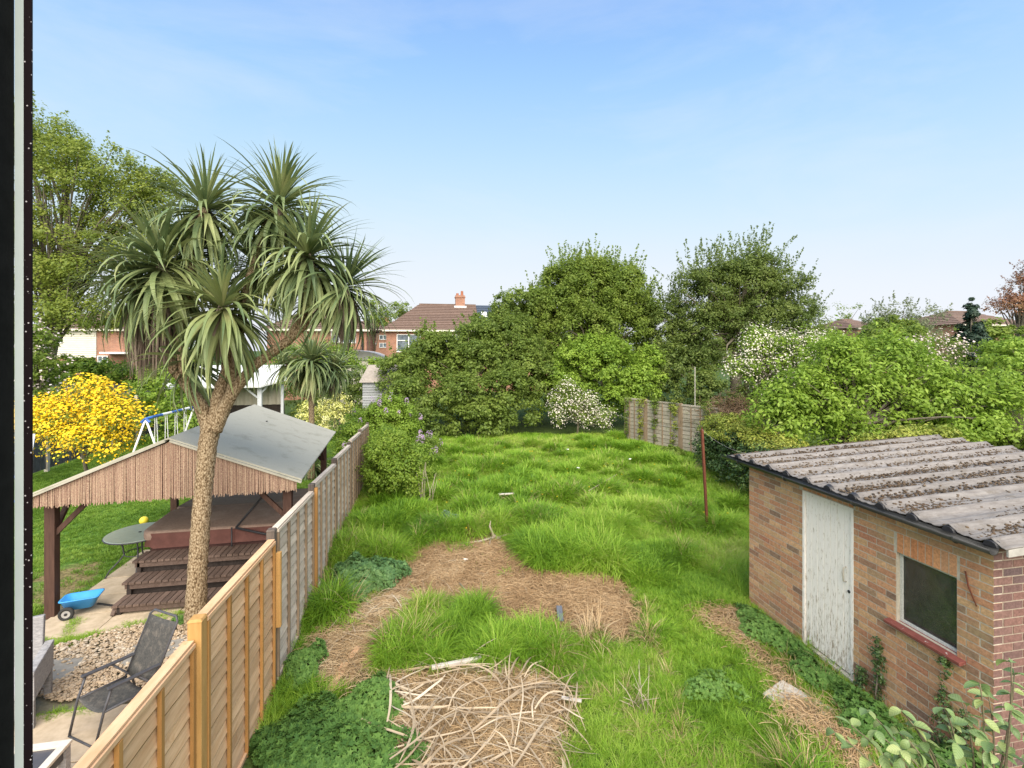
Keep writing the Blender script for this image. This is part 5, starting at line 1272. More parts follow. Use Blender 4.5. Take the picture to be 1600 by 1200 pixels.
def head(par, c_, L_, nparts, nstuff, tilt=(0, 0), skirt=120, skl=.8, wsc=1.0, lowbias=1.0):
    c_ = Vector(c_); tl_ = Euler((tilt[0], tilt[1], 0)).to_matrix()
    VV, FF = [], []
    nstuff = int(nstuff * 2.4); tot = nparts + nstuff
    for i in range(tot):
        u = random.random() ** lowbias
        ei = min(7, int((u ** .8) * 8)); k = random.randrange(3); az = i * 2.39996 + random.uniform(-.3, .3)
        sc_ = L_ * 1.13 * random.uniform(.80, 1.12) * (1.0 if ei > 1 else .80)
        base = c_ - Vector((0, 0, .02 * ei + (.05 * random.random()))) 
        M = (tl_ @ Euler((random.uniform(-.1, .1), random.uniform(-.08, .08), az)).to_matrix()).to_4x4()
        M = Matrix.Translation(base) @ M @ Matrix.Diagonal((sc_, sc_ * wsc, sc_, 1))
        if i < nparts:
            o = bpy.data.objects.new('leaf', SWORDS[(ei, k)]); COL.objects.link(o); o.parent = par; o.matrix_parent_inverse = par.matrix_basis.inverted(); o.matrix_basis = M
        else:
            me = SWORDS[(ei, k)]; b0 = len(VV)
            VV += [tuple(M @ v.co) for v in me.vertices]; FF += [tuple(b0 + q_ for q_ in p.vertices) for p in me.polygons]
    # dead hanging fibres
    SV, SF = [], []
    for i in range(skirt):
        a = random.uniform(0, 6.28); r_ = random.uniform(.03, .15) * (L_ + .1); l_ = skl * random.uniform(.45, 1.1); wd = random.uniform(.008, .022)
        p0 = c_ + Vector((math.cos(a) * r_ * .4, math.sin(a) * r_ * .4, -.05 - .25 * random.random() * skl))
        p1 = p0 + Vector((math.cos(a) * r_ * 1.0, math.sin(a) * r_ * 1.0, -l_ * .5)); p2 = p1 + Vector((random.uniform(-.05, .05), random.uniform(-.05, .05), -l_ * .5))
        s_ = Vector((-math.sin(a), math.cos(a), 0)) * wd; b0 = len(SV)
        SV += [tuple(p0 - s_), tuple(p0 + s_), tuple(p1 + s_), tuple(p1 - s_), tuple(p2)]; SF += [(b0, b0 + 1, b0 + 2, b0 + 3), (b0 + 3, b0 + 2, b0 + 4)]
    return VV, FF, SV, SF
def addmesh(name, V, F, m, par, st=True):
    me = bpy.data.meshes.new(name); me.from_pydata(V, [], F); me.materials.append(m)
    o = link(name, me, par); o.matrix_parent_inverse = par.matrix_basis.inverted()
    if st: stuff(o)
    return o
def palmbark():
    m, N, L = new_mat('palm_bark')
    out = N.new('ShaderNodeOutputMaterial'); b = N.new('ShaderNodeBsdfPrincipled'); geo = N.new('ShaderNodeNewGeometry')
    mp = N.new('ShaderNodeMapping'); mp.inputs['Scale'].default_value = (48, 48, 30); L.new(geo.outputs['Position'], mp.inputs[0])
    vo = N.new('ShaderNodeTexVoronoi'); vo.inputs['Scale'].default_value = 1; L.new(mp.outputs[0], vo.inputs['Vector'])
    nz = N.new('ShaderNodeTexNoise'); nz.inputs['Scale'].default_value = 1.3; nz.inputs['Detail'].default_value = 10; L.new(mp.outputs[0], nz.inputs['Vector'])
    ad = N.new('ShaderNodeMath'); ad.operation = 'MULTIPLY_ADD'; ad.inputs[1].default_value = -.55; L.new(vo.outputs['Distance'], ad.inputs[0]); L.new(nz.outputs[0], ad.inputs[2])
    rp = ramp(N, [(0, (.10, .065, .035)), (.22, (.26, .19, .115)), (.5, (.46, .37, .25))]); L.new(ad.outputs[0], rp.inputs[0]); L.new(rp.outputs[0], b.inputs['Base Color'])
    bp = N.new('ShaderNodeBump'); bp.inputs['Distance'].default_value = .012; bp.inputs['Strength'].default_value = .9; L.new(ad.outputs[0], bp.inputs['Height']); L.new(bp.outputs[0], b.inputs['Normal'])
    b.inputs['Roughness'].default_value = .95; b.inputs['Specular IOR Level'].default_value = .1; L.new(b.outputs[0], out.inputs[0]); return m
M_pb = palmbark()
def gnarl(o, amt=.006):
    me = o.data; n_ = len(me.vertices); co = np.empty(n_ * 3, np.float32); me.vertices.foreach_get('co', co); co = co.reshape(-1, 3)
    co += rng.normal(0, amt, co.shape); me.vertices.foreach_set('co', co.ravel()); return o
def dense(pts, rad, step=.05):
    P_, R_ = [], []
    for i in range(len(pts) - 1):
        a, b_ = Vector(pts[i]), Vector(pts[i + 1]); n_ = max(1, int((b_ - a).length / step))
        for k in range(n_): P_.append(a.lerp(b_, k / n_)); R_.append((rad[i] + (rad[i + 1] - rad[i]) * k / n_) * random.uniform(.97, 1.03))
    P_.append(Vector(pts[-1])); R_.append(rad[-1]); return P_, R_
palm = thing('cabbage_palm', 'large many-headed palm tree with long sword leaves in front of the gazebo', 'palm tree', (-3.15, 7.46, 0))
def limb(pts, rad, name='branch'):
    P_, R_ = dense(pts, rad); o = MB().tube(P_, R_, 16).build(name, M_pb, palm, True); gnarl(o, .004); o.matrix_parent_inverse = palm.matrix_basis.inverted(); return o
limb([(-3.17, 7.46, -.1), (-3.17, 7.46, .15), (-3.14, 7.45, .9), (-3.06, 7.43, 2.0), (-3.0, 7.42, 2.6), (-2.93, 7.4, 3.0)], [.17, .14, .122, .115, .118, .125], 'trunk')
limb([(-2.96, 7.4, 2.85), (-3.1, 7.44, 3.2), (-3.26, 7.46, 3.45), (-3.47, 7.52, 3.70), (-3.62, 7.55, 4.2), (-3.66, 7.55, 5.0)], [.105, .085, .075, .065, .06, .05])
limb([(-3.22, 7.46, 3.40), (-3.32, 7.46, 3.75), (-3.38, 7.47, 4.2), (-3.25, 7.47, 5.0), (-3.05, 7.45, 6.0)], [.075, .07, .06, .05, .05])
limb([(-2.9, 7.4, 2.9), (-2.87, 7.45, 3.3), (-2.75, 7.45, 3.7), (-2.72, 7.45, 4.4)], [.11, .09, .08, .06])
limb([(-2.9, 7.38, 2.85), (-2.74, 7.35, 3.2), (-2.6, 7.33, 3.45), (-2.36, 7.29, 3.75), (-1.9, 7.22, 4.1), (-1.6, 7.15, 4.6), (-1.55, 7.14, 5.1)], [.11, .085, .08, .07, .06, .055, .05])
limb([(-2.66, 7.34, 3.35), (-2.62, 7.5, 4.2), (-2.5, 7.55, 5.0), (-2.2, 7.4, 5.9)], [.07, .065, .06, .05])
limb([(-1.9, 7.22, 4.1), (-1.45, 7.1, 4.5), (-1.25, 7.05, 4.8)], [.06, .05, .045])
heads = [((-2.45, 7.75, 5.35), .85, 0, 70, (0, 0), 60, .5, .9),
         ((-3.45, 7.85, 5.55), .85, 0, 60, (0, -.1), 60, .5, .9),
         ((-3.58, 7.45, 5.25), 1.02, 46, 90, (0, -.12), 300, 1.35, 1.0),       # front left
         ((-3.10, 7.60, 6.12), .92, 42, 70, (0, 0), 90, .6, 1.0),          # top left
         ((-2.06, 7.45, 6.18), .95, 44, 80, (0, .1), 110, .6, .95),         # top right
         ((-1.56, 7.00, 5.38), .98, 46, 90, (.12, .1), 120, .6, .95),       # right
         ((-2.68, 7.10, 4.66), 1.0, 46, 80, (.1, 0), 70, .7, .8),          # centre low
         ((-1.10, 7.15, 4.98), .92, 34, 70, (0, .35), 300, .8, .8),         # far right droop
         ((-4.02, 7.75, 5.0), .90, 28, 60, (0, -.35), 320, 1.2, .8),         # far left
         ((-3.30, 7.55, 3.95), .80, 14, 26, (0, -.6), 0, .5, .9)]            # low left spray
SVa, SFa, DVa, DFa = [], [], [], []
for (c_, L_, np_, ns_, tilt, sk_, skl, lb) in heads:
    V1, F1, V2, F2 = head(palm, c_, L_, np_, ns_, tilt, sk_, skl, 1.15, lb)
    b0 = len(SVa); SVa += V1; SFa += [tuple(q + b0 for q in f) for f in F1]
    b0 = len(DVa); DVa += V2; DFa += [tuple(q + b0 for q in f) for f in F2]
addmesh('inner_leaves', SVa, SFa, G['sword'], palm); addmesh('dead_leaf_skirt', DVa, DFa, G['dead'], palm)
p2 = thing('cabbage_palm', 'small single-trunk palm with a round head behind the gazebo', 'palm tree', (-3.35, 15.4, 0))
o = MB().tube(*dense([(-3.35, 15.4, 0), (-3.33, 15.4, 1.5), (-3.36, 15.4, 3.6)], [.11, .085, .075], .1), 12).build('trunk', M_pb, p2, True); o.matrix_parent_inverse = p2.matrix_basis.inverted()
o = MB().tube([(-3.34, 15.4, 2.4), (-3.9, 15.7, 3.0), (-4.2, 15.85, 3.6)], [.06, .05, .04], 8).build('branch', M_pb, p2, True); o.matrix_parent_inverse = p2.matrix_basis.inverted()
SVa, SFa, DVa, DFa = [], [], [], []
for (c_, L_, np_, ns_, tilt, sk_, skl, lb) in [((-3.33, 15.38, 3.72), 1.12, 80, 80, (0, 0), 60, .7, .85), ((-4.25, 15.86, 3.62), .85, 34, 30, (0, -.1), 0, .7, .9), ((-2.75, 15.8, 3.45), 1.0, 40, 60, (0, .35), 140, .9, .8)]:
    V1, F1, V2, F2 = head(p2, c_, L_, np_, ns_, tilt, sk_, skl, 1.3, lb)
    b0 = len(SVa); SVa += V1; SFa += [tuple(q + b0 for q in f) for f in F1]
    b0 = len(DVa); DVa += V2; DFa += [tuple(q + b0 for q in f) for f in F2]
addmesh('inner_leaves', SVa, SFa, G['sword'], p2); addmesh('dead_leaf_skirt', DVa, DFa, G['dead'], p2)
# spiky yucca-like clump at the palm foot
yk = thing('spiky_plant', 'low spiky clump of sword leaves at the foot of the small palm', 'plant', (-3.4, 15.9, 0))
V1, F1, V2, F2 = head(yk, (-3.4, 15.9, .35), .8, 0, 90, (0, 0), 0, .3, 1.1, .9); addmesh('leaves', V1, F1, G['sword'], yk)

# ================================================================== GRASS (geometry nodes on weighted points)
def scatter(name, sources, P_, rotz, tiltx, tilty, scl, tint, label, cat, parent=None):
    cl = bpy.data.collections.new(name + '_sources')
    for s_ in sources: cl.objects.link(s_)
    n_ = len(P_)
    me = bpy.data.meshes.new(name); me.vertices.add(n_); me.vertices.foreach_set('co', np.asarray(P_, np.float32).ravel())
    for an, tp, dt in (('rot', 'FLOAT_VECTOR', np.stack([tiltx, tilty, rotz], 1)), ('scl', 'FLOAT', scl), ('idx', 'INT', rng.integers(0, len(sources), n_)), ('tint', 'FLOAT', tint)):
        at_ = me.attributes.new(an, tp, 'POINT')
        at_.data.foreach_set('vector' if tp == 'FLOAT_VECTOR' else 'value', np.asarray(dt, np.int32 if tp == 'INT' else np.float32).ravel())
    me.update()
    o = link(name, me, parent)
    ng = bpy.data.node_groups.new(name, 'GeometryNodeTree')
    ng.interface.new_socket('Geometry', in_out='INPUT', socket_type='NodeSocketGeometry'); ng.interface.new_socket('Geometry', in_out='OUTPUT', socket_type='NodeSocketGeometry')
    N, L = ng.nodes, ng.links
    gi, go = N.new('NodeGroupInput'), N.new('NodeGroupOutput'); ip = N.new('GeometryNodeInstanceOnPoints'); ci = N.new('GeometryNodeCollectionInfo')
    ci.inputs['Collection'].default_value = cl; ci.inputs['Separate Children'].default_value = True; ci.inputs['Reset Children'].default_value = True
    def na(nm, ty):
        q_ = N.new('GeometryNodeInputNamedAttribute'); q_.data_type = ty; q_.inputs[0].default_value = nm; return q_.outputs['Attribute']
    L.new(gi.outputs[0], ip.inputs['Points']); L.new(ci.outputs[0], ip.inputs['Instance']); ip.inputs['Pick Instance'].default_value = True
    L.new(na('idx', 'INT'), ip.inputs['Instance Index']); L.new(na('scl', 'FLOAT'), ip.inputs['Scale'])
    er = N.new('FunctionNodeEulerToRotation'); L.new(na('rot', 'FLOAT_VECTOR'), er.inputs[0]); L.new(er.outputs[0], ip.inputs['Rotation'])
    L.new(ip.outputs[0], go.inputs[0])
    md = o.modifiers.new('scatter', 'NODES'); md.node_group = ng
    if cat: tag(o, label, cat, kind='stuff')
    else: stuff(o)
    return o
def tuft(name, nb_, h0, h1, rad, lean, wd, mt, seg=3, droop=1.0):
    V, F = [], []
    for _ in range(nb_):
        a = random.uniform(0, 6.28); r_ = rad * random.random() ** .6; x, y = r_ * math.cos(a), r_ * math.sin(a); z = 0
        a2 = a + random.uniform(-.9, .9); h = random.uniform(h0, h1); el = R(90) - lean * random.uniform(.2, 1.0) * (.4 + r_ / rad); w_ = wd * random.uniform(.7, 1.3)
        sx_, sy_ = -math.sin(a2) * w_ * .5, math.cos(a2) * w_ * .5; o_ = len(V); st_ = h / seg
        for i in range(seg):
            k = 1 - .75 * (i / seg) ** 1.5
            V += [(x - sx_ * k, y - sy_ * k, z), (x + sx_ * k, y + sy_ * k, z)]
            x += math.cos(a2) * math.cos(el) * st_; y += math.sin(a2) * math.cos(el) * st_; z += math.sin(el) * st_; el -= droop * random.uniform(.2, .7)
            z = max(z, .004)
        V.append((x, y, z))
        for i in range(seg - 1): F.append((o_ + 2*i, o_ + 2*i + 1, o_ + 2*i + 3, o_ + 2*i + 2))
        F.append((o_ + 2*seg - 2, o_ + 2*seg - 1, o_ + 2*seg))
    me = bpy.data.meshes.new(name); me.from_pydata(V, [], F); me.materials.append(mt)
    return bpy.data.objects.new(name, me)
G['grass'] = leafmat('grass_blade', [(.10, .21, .018), (.17, .32, .024), (.245, .42, .034), (.34, .50, .055), (.46, .52, .13)], trans=.38, rough=.5, tint=True, spotscale=.7)
G['lawn'] = leafmat('lawn_blade', [(.085, .175, .02), (.135, .25, .026), (.19, .325, .036), (.26, .37, .06)], trans=.35, tint=True, spotscale=.6)
G['straw'] = leafmat('straw_blade', [(.27, .17, .08), (.40, .27, .14), (.52, .38, .22), (.62, .50, .32)], trans=.15, rough=.8)
src_tall = [tuft('grass_tuft_%d' % i, 46, .10, .40, .075, 1.0, .0068, G['grass'], 4, random.uniform(.5, 1.2)) for i in range(9)]
src_far = [tuft('grass_far_%d' % i, 30, .16, .34, .10, .8, .017, G['grass'], 3, 1.0) for i in range(5)]
src_short = [tuft('grass_short_%d' % i, 34, .06, .16, .09, 1.1, .008, G['grass'], 3, .9) for i in range(5)]
src_dry = [tuft('dry_tuft_%d' % i, 16, .14, .38, .06, 1.2, .006, G['straw'], 3, .7) for i in range(4)]
src_lawn = [tuft('lawn_tuft_%d' % i, 40, .03, .075, .10, 1.1, .009, G['lawn'], 2, .8) for i in range(5)]
def z_at(x, y): return height(x, y) - .01
GARD = [(-1.66, 2.8), (8.6, 2.8), (8.6, 8), (10.4, 15.4), (9.4, 18.4), (8.9, 20.6), (5, 21.5), (-2.6, 21.5), (-1.66, 15.8)]
CLUMPS = [(2.5, 8.9, .85), (3.3, 8.5, .8), (3.9, 8.1, .7), (.4, 6.6, .35), (-.15, 6.7, .3), (.9, 6.1, .4), (1.5, 6.1, .45), (-.3, 6.4, .4), (.9, 9.9, .6), (.3, 10.2, .5), (1.6, 10.3, .5), (-.9, 10.8, .7), (-.3, 11.4, .6), (1.3, 11.3, .6), (2.6, 10.5, .7), (-1.3, 9.6, .5), (-.7, 9.3, .4), (.3, 8.3 + .9, .3), (3.6, 9.6, .7), (4.6, 8.4, .5), (2.2, 12.9, .8), (3.6, 12.2, .7), (1.9, 15.5, .9), (5.0, 10.6, .6), (-1.3, 7.6, .35)]
for _ in range(150):
    cx_, cy_ = rng.uniform(-1.4, 8.5), rng.uniform(3.4, 20)
    if not (cx_ > 3.4 and cy_ < 9) and not (-.6 < cx_ < 2.1 and cy_ < 5.9): CLUMPS.append((cx_, cy_, rng.uniform(.16, .42)))
def clumpw(x, y):
    w_ = np.zeros_like(x)
    for (cx, cy, r_) in CLUMPS: w_ = np.maximum(w_, np.clip(1.25 - ((x - cx) ** 2 + (y - cy) ** 2) / r_ ** 2, 0, 1))
    return w_
def sprinkle(n, x0, x1, y0, y1, poly):
    q_ = rng.uniform((x0, y0), (x1, y1), (n, 2)); return q_[inpoly(q_[:, 0], q_[:, 1], poly)]
shedbox = lambda x, y: (x > SX - .03) & (y > SY0 - .05) & (y < SY1 + .03)
def path_w(x, y):   # trodden strip beside the shed
    return inpoly(x + wob(x, y, 3) * .15, y, [(3.5, 2.8), (5.05, 2.8), (5.05, 6.8), (4.8, 9.2), (3.6, 9.0), (3.2, 6.4)])
def place(q_, src, name, label, cat, s0, s1, tilt=.12, tint0=0.0, extra=None):
    x, y = q_[:, 0], q_[:, 1]; n_ = len(x)
    cw = clumpw(x, y)
    big = wob(x, y, 1.3, s=4) * .5 + .5
    s_ = rng.uniform(s0, s1, n_) * (.62 + .25 * big + .75 * cw)
    if extra is not None: s_ = s_ * extra(x, y)
    tn = (wob(x, y, 2.2, s=11) * .16 + wob(x, y, .8, s=2) * .13 + wob(x, y, 6, s=21) * .10 - .10 * cw + tint0 + rng.normal(0, .09, n_))
    P_ = np.stack([x, y, z_at(x, y) + .10 * cw * (cw > 0)], 1)
    wind = wob(x, y, 1.1, s=7) * .3
    return scatter(name, src, P_, rng.uniform(0, 6.28, n_), rng.normal(0, tilt, n_) + wind, rng.normal(0, tilt, n_) - wind * .6, s_, tn, label, cat)
q = sprinkle(26000, -1.7, 9, 2.8, 10.6, GARD); x, y = q[:, 0], q[:, 1]
BIGB = [(.6 + (p[0] - .6) * 1.13, 4.9 + (p[1] - 4.9) * 1.02) for p in STRAW_B]
BIGA = [(1.2 + (p[0] - 1.2) * 1.10, 7.9 + (p[1] - 7.9) * 1.10 - .05) for p in STRAW_A]; BIGS = [(-.75 + (p[0] + .75) * 1.3, 6.8 + (p[1] - 6.8) * 1.08) for p in STRAW_S]
WEX = [(-.98, 8.45, .55, .62), (-.95, 4.75, .72, .8), (-.55, 5.45, .3, .35), (-1.42, 6.25, .22, .36), (.55, 10.55, .26, .26)]
wex = np.zeros(len(x), bool)
for (wx, wy, ra, rb_) in WEX: wex |= ((x - wx) / ra) ** 2 + ((y - wy - .1) / rb_) ** 2 < 1
keep = ~straw_w(x, y) & ~wex & ~inpoly(x, y, BIGA) & ~inpoly(x, y, BIGS) & ~inpoly(x, y, BIGB) & ~inpoly(x + wob(x, y, 3) * .12, y, BARE_R) & ~shedbox(x, y)
kk = rng.random(len(x)) < np.where(path_w(x, y), .30, .78)
q1 = q[keep & kk]
place(q1, src_tall, 'long_grass', 'long bright green grass growing in tufts over the near garden', 'grass', .75, 1.15, extra=lambda x, y: np.where(path_w(x, y), .50, 1.0) * np.where((y < 7.7) & (x < 3.4) & (x > -.8), .74, 1.0))
q2 = q[keep & path_w(x, y)]
place(q2, src_short, 'trodden_grass', 'shorter trodden grass along the brick shed', 'grass', .8, 1.2, tint0=-.03)
q = sprinkle(34000, -2.7, 10.5, 10.4, 21.8, GARD)
place(q[: int(len(q))], src_far, 'far_long_grass', 'long grass filling the far half of the garden', 'grass', .65, 1.1, tint0=.06)
q = sprinkle(8000, -1.7, 10, 3.5, 20, GARD); x, y = q[:, 0], q[:, 1]; q = q[~shedbox(x, y) & (wob(x, y, 1.0, s=13) > -.1) & ~straw_w(x, y)]
place(q, src_dry, 'dry_grass', 'dry straw-coloured stalks among the green grass', 'grass', .7, 1.2)
# sparse regrowth on the straw
q = sprinkle(3500, -1.7, 4.6, 3.5, 10.5, GARD); x, y = q[:, 0], q[:, 1]; q = q[(straw_w(x, y) & (wob(x, y, 2.6, s=17) > .5)) | (inpoly(x, y, BARE_R) & (rng.random(len(x)) < .8)) | ((inpoly(x, y, BIGA) | inpoly(x, y, BIGS)) & ~straw_w(x, y))]
place(q, src_short, 'sparse_grass', 'sparse green shoots coming through the straw', 'grass', .6, 1.0)
q = sprinkle(42000, -12.2, -1.8, 8.2, 26, LAWN); x, y = q[:, 0], q[:, 1]
wornm = (wob(x, y, 1.7, s=3) > .62) & (y < 17); q = q[~(wornm & (rng.random(len(x)) < .8)) & ~((x > -5.2) & (y < 12) & (y > 8.9) & (x > -4.8))]
place(q, src_lawn, 'lawn', 'short mown green lawn of the neighbour garden', 'grass', .8, 1.4, tint0=.05)
# weeds in the patio joints
jq = []
for (xa, ya, xb, yb, n_) in ((-4.95, 7.4, -4.0, 7.62, 90), (-4.9, 7.32, -4.3, 7.5, 90), (-5.7, 7.4, -4.9, 7.5, 50), (-5.0, 8.0, -4.7, 7.3, 60), (-4.2, 7.7, -3.4, 7.75, 60), (-3.9, 7.85, -3.2, 7.95, 60), (-4.2, 5.95, -3.4, 6.0, 40), (-2.9, 5.95, -2.5, 6.05, 30)):
    t = rng.random(n_); jq.append(np.stack([xa + (xb - xa) * t, ya + (yb - ya) * t], 1) + rng.normal(0, .035, (n_, 2)))
jq = np.concatenate(jq); n_ = len(jq)
scatter('joint_weeds', src_short, np.stack([jq[:, 0], jq[:, 1], np.full(n_, .02)], 1), rng.uniform(0, 6.28, n_), np.zeros(n_), np.zeros(n_), rng.uniform(.3, .65, n_), np.full(n_, .05), 'small green weeds in the patio joints and round the pebbles', 'weeds')

# ---- straw litter
def litter(name, nb_, l0, l1, rad, wd, mt):
    V, F = [], []
    for _ in range(nb_):
        x, y = rng.normal(0, rad, 2); a = random.uniform(0, 6.28); l_ = random.uniform(l0, l1); w_ = wd * random.uniform(.6, 1.5); c_ = random.uniform(-.9, .9); z = random.uniform(.004, .05); o_ = len(V); tilt = random.uniform(-.12, .12)
        for i in range(4):
            t = i / 3; k = w_ * (.4 + .8 * math.sin(math.pi * min(.9, t + .15)))
            V += [(x - math.sin(a) * k * .5, y + math.cos(a) * k * .5, max(.003, z + tilt * t * l_ + .012 * math.sin(t * 3.1))), (x + math.sin(a) * k * .5, y - math.cos(a) * k * .5, max(.003, z + tilt * t * l_ + .012 * math.sin(t * 3.1) + .002))]
            x += math.cos(a) * l_ / 3; y += math.sin(a) * l_ / 3; a += c_ / 3
        for i in range(3): F.append((o_ + 2*i, o_ + 2*i + 1, o_ + 2*i + 3, o_ + 2*i + 2))
    me = bpy.data.meshes.new(name); me.from_pydata(V, [], F); me.materials.append(mt); return bpy.data.objects.new(name, me)
src_fine = [litter('straw_%d' % i, 60, .05, .20, .10, .004, G['straw']) for i in range(6)]
G['straw2'] = leafmat('pale_dead_leaf', [(.20, .14, .085), (.38, .29, .19), (.52, .42, .29), (.66, .58, .45)], trans=.1, rough=.7)
G['strawB'] = leafmat('brown_straw', [(.20, .125, .06), (.33, .21, .105), (.44, .30, .16), (.55, .41, .25)], trans=.1, rough=.85)
src_brown = [litter('straw_b%d' % i, 60, .04, .16, .10, .004, G['strawB']) for i in range(5)]
def strawfield(name, poly, n, src, label, dens=1.0):
    xs_ = [p[0] for p in poly]; ys_ = [p[1] for p in poly]
    q_ = rng.uniform((min(xs_) - .2, min(ys_) - .2), (max(xs_) + .2, max(ys_) + .2), (n, 2)); x, y = q_[:, 0], q_[:, 1]
    q_ = q_[inpoly(x + wob(x, y, 3.0) * .10, y + wob(x, y, 3.3, s=9) * .10, poly)]; x, y = q_[:, 0], q_[:, 1]; n_ = len(x)
    return scatter(name, src, np.stack([x, y, z_at(x, y)], 1), rng.uniform(0, 6.28, n_), rng.normal(0, .05, n_), rng.normal(0, .05, n_), rng.uniform(.8, 1.4, n_), np.zeros(n_), label, 'straw')
strawfield('dry_thatch', STRAW_A, 3600, src_brown, 'mat of brown dead grass on the bare patch in the middle of the garden')
strawfield('straw_litter', STRAW_S, 1100, src_fine, 'strip of pale straw litter between the left fence and the grass')
strawfield('straw_bed', STRAW_B, 1500, src_fine, 'tan straw bed under the pile of cut palm leaves')
strawfield('bare_strip', BARE_R, 420, src_brown, 'thin dry grass on the worn strip beside the shed')
# ---- pile of cut, dried sword leaves: each long leaf its own part
def dryleaf(L_, w_, curve, lift, seed, mt, fold=.25):
    rs_ = random.Random(seed); V, F = [], []; a = 0; x = y = 0; n_ = 8
    for i in range(n_ + 1):
        t = i / n_; k = w_ * (.55 + .6 * math.sin(math.pi * min(1, t * .8 + .12))) * (1 if t < .92 else .35)
        z = lift * math.sin(math.pi * t) + .006 * math.sin(9 * t + seed)
        V += [(x - math.sin(a) * k * .5, y + math.cos(a) * k * .5, z + k * fold), (x, y, z), (x + math.sin(a) * k * .5, y - math.cos(a) * k * .5, z + k * fold * .6)]
        x += math.cos(a) * L_ / n_; y += math.sin(a) * L_ / n_; a += curve / n_ * (1 + .5 * math.sin(5 * t + seed))
    for i in range(n_):
        o_ = 3 * i; F += [(o_, o_ + 1, o_ + 4, o_ + 3), (o_ + 1, o_ + 2, o_ + 5, o_ + 4)]
    V = [(p[0] - x / 2, p[1] - y / 2, p[2]) for p in V]
    me = bpy.data.meshes.new('dry_leaf'); me.from_pydata(V, [], F); me.materials.append(mt); return me
dl = [dryleaf(random.uniform(.35, .85), random.uniform(.008, .026), random.uniform(-1.3, 1.3) * (i % 2) + random.uniform(-.4, .4), random.uniform(.01, .06), i, G['straw2'], .12) for i in range(16)]
def leafpile(label, pts, base, sc_=(1, 1), wmul=1.0):
    t = thing('dry_leaf_pile', label, 'leaf litter', base)
    for (x, y, z, a) in pts:
        o = bpy.data.objects.new('dry_leaf', random.choice(dl)); COL.objects.link(o); o.parent = t
        o.location = (x - base[0], y - base[1], z); o.rotation_euler = (random.gauss(0, .35), random.gauss(0, .10), a); k = random.uniform(*sc_); o.scale = (k, k * wmul, k)
    return t
pts = []
for i in range(285):
    while True:
        x, y = random.uniform(-.4, 1.75), random.uniform(4.0, 5.95)
        if inpoly(np.array([x]), np.array([y]), BIGB)[0]: break
    pts.append((x, y, random.uniform(.02, .16), random.choice([random.gauss(-.6, .35), random.gauss(.5, .5), random.uniform(0, 3.14)])))
leafpile('heap of long dried palm leaves at the bottom centre of the garden', pts, (.5, 4.9, 0), (.5, 1.25), 1.05)
pts = []
for i in range(70):
    while True:
        x, y = random.uniform(-1.3, 0), random.uniform(5.8, 8.2)
        if inpoly(np.array([x]), np.array([y]), STRAW_S)[0]: break
    pts.append((x, y, random.uniform(.01, .08), random.uniform(0, 3.14)))
for i in range(60):
    pts.append((random.uniform(-1.1, -.1), random.uniform(6.6, 8.6), random.uniform(.01, .08), random.uniform(0, 3.14)))
pts = [p for p in pts if inpoly(np.array([p[0]]), np.array([p[1]]), BIGS)[0]]
leafpile('scatter of pale dried leaves on the strip beside the left fence', pts, (-.9, 6.9, 0), (.35, .8), .9)
pts = [(random.uniform(-.4, 2.2), random.uniform(6.9, 9.4), random.uniform(.02, .06), random.uniform(0, 3.14)) for i in range(30)]
leafpile('few long pale dead leaves on the brown bare patch', pts, (.8, 8.2, 0), (.35, .8), .7)
# twigs and root on the bare patch
rt = thing('dead_root', 'dead grey branching root at the top of the bare patch', 'branch', (1.5, 9.75, 0))
M_twig = surf('dead_twig', (.30, .24, .18), (.46, .39, .31), (30, 30, 30), .9, .3)
MB().tube([(.1, 0, .03), (-.05, .02, .12), (-.12, .05, .30), (-.10, .02, .42)], [.035, .03, .02, .006], 6).tube([(-.03, 0, .08), (-.35, -.1, .06), (-.8, -.14, .05), (-1.1, -.2, .04)], [.03, .022, .014, .006], 6).tube([(0, 0, .06), (.3, .06, .1), (.55, .02, .05)], [.03, .02, .008], 6).tube([(-.1, -.02, .08), (-.2, -.4, .05), (-.3, -.75, .04), (-.2, -1.1, .03)], [.02, .014, .01, .004], 5).build('stems', M_twig, rt, True)
for (pp, lab) in (([(.62, 8.0, .05), (.72, 7.7, .04), (.55, 7.35, .03)], 'thin pale twig lying on the bare patch'), ([(1.3, 7.5, .05), (1.6, 7.2, .04), (1.75, 6.8, .03)], 'flat bleached stick near the slate on the bare patch'), ([(1.5, 6.9, .05), (1.9, 6.45, .03)], 'thin stick crossing the edge beside the slate'), ([(4.3, 11.9, .25), (4.9, 12.3, .35), (5.4, 12.6, .45)], 'brown branch sticking out of the far grass'), ([(4.9, 10.9, .3), (5.3, 10.7, .28), (5.6, 10.3, .25)], 'crooked pale branch lying in the long grass')):
    b0 = pp[0]; tag(MB().tube([tuple(np.array(p) - np.array((b0[0], b0[1], 0))) for p in pp], [.010, .009, .005][:len(pp)], 6).build('twig', M_twig, smooth=True), lab, 'twig').location = (b0[0], b0[1], 0)
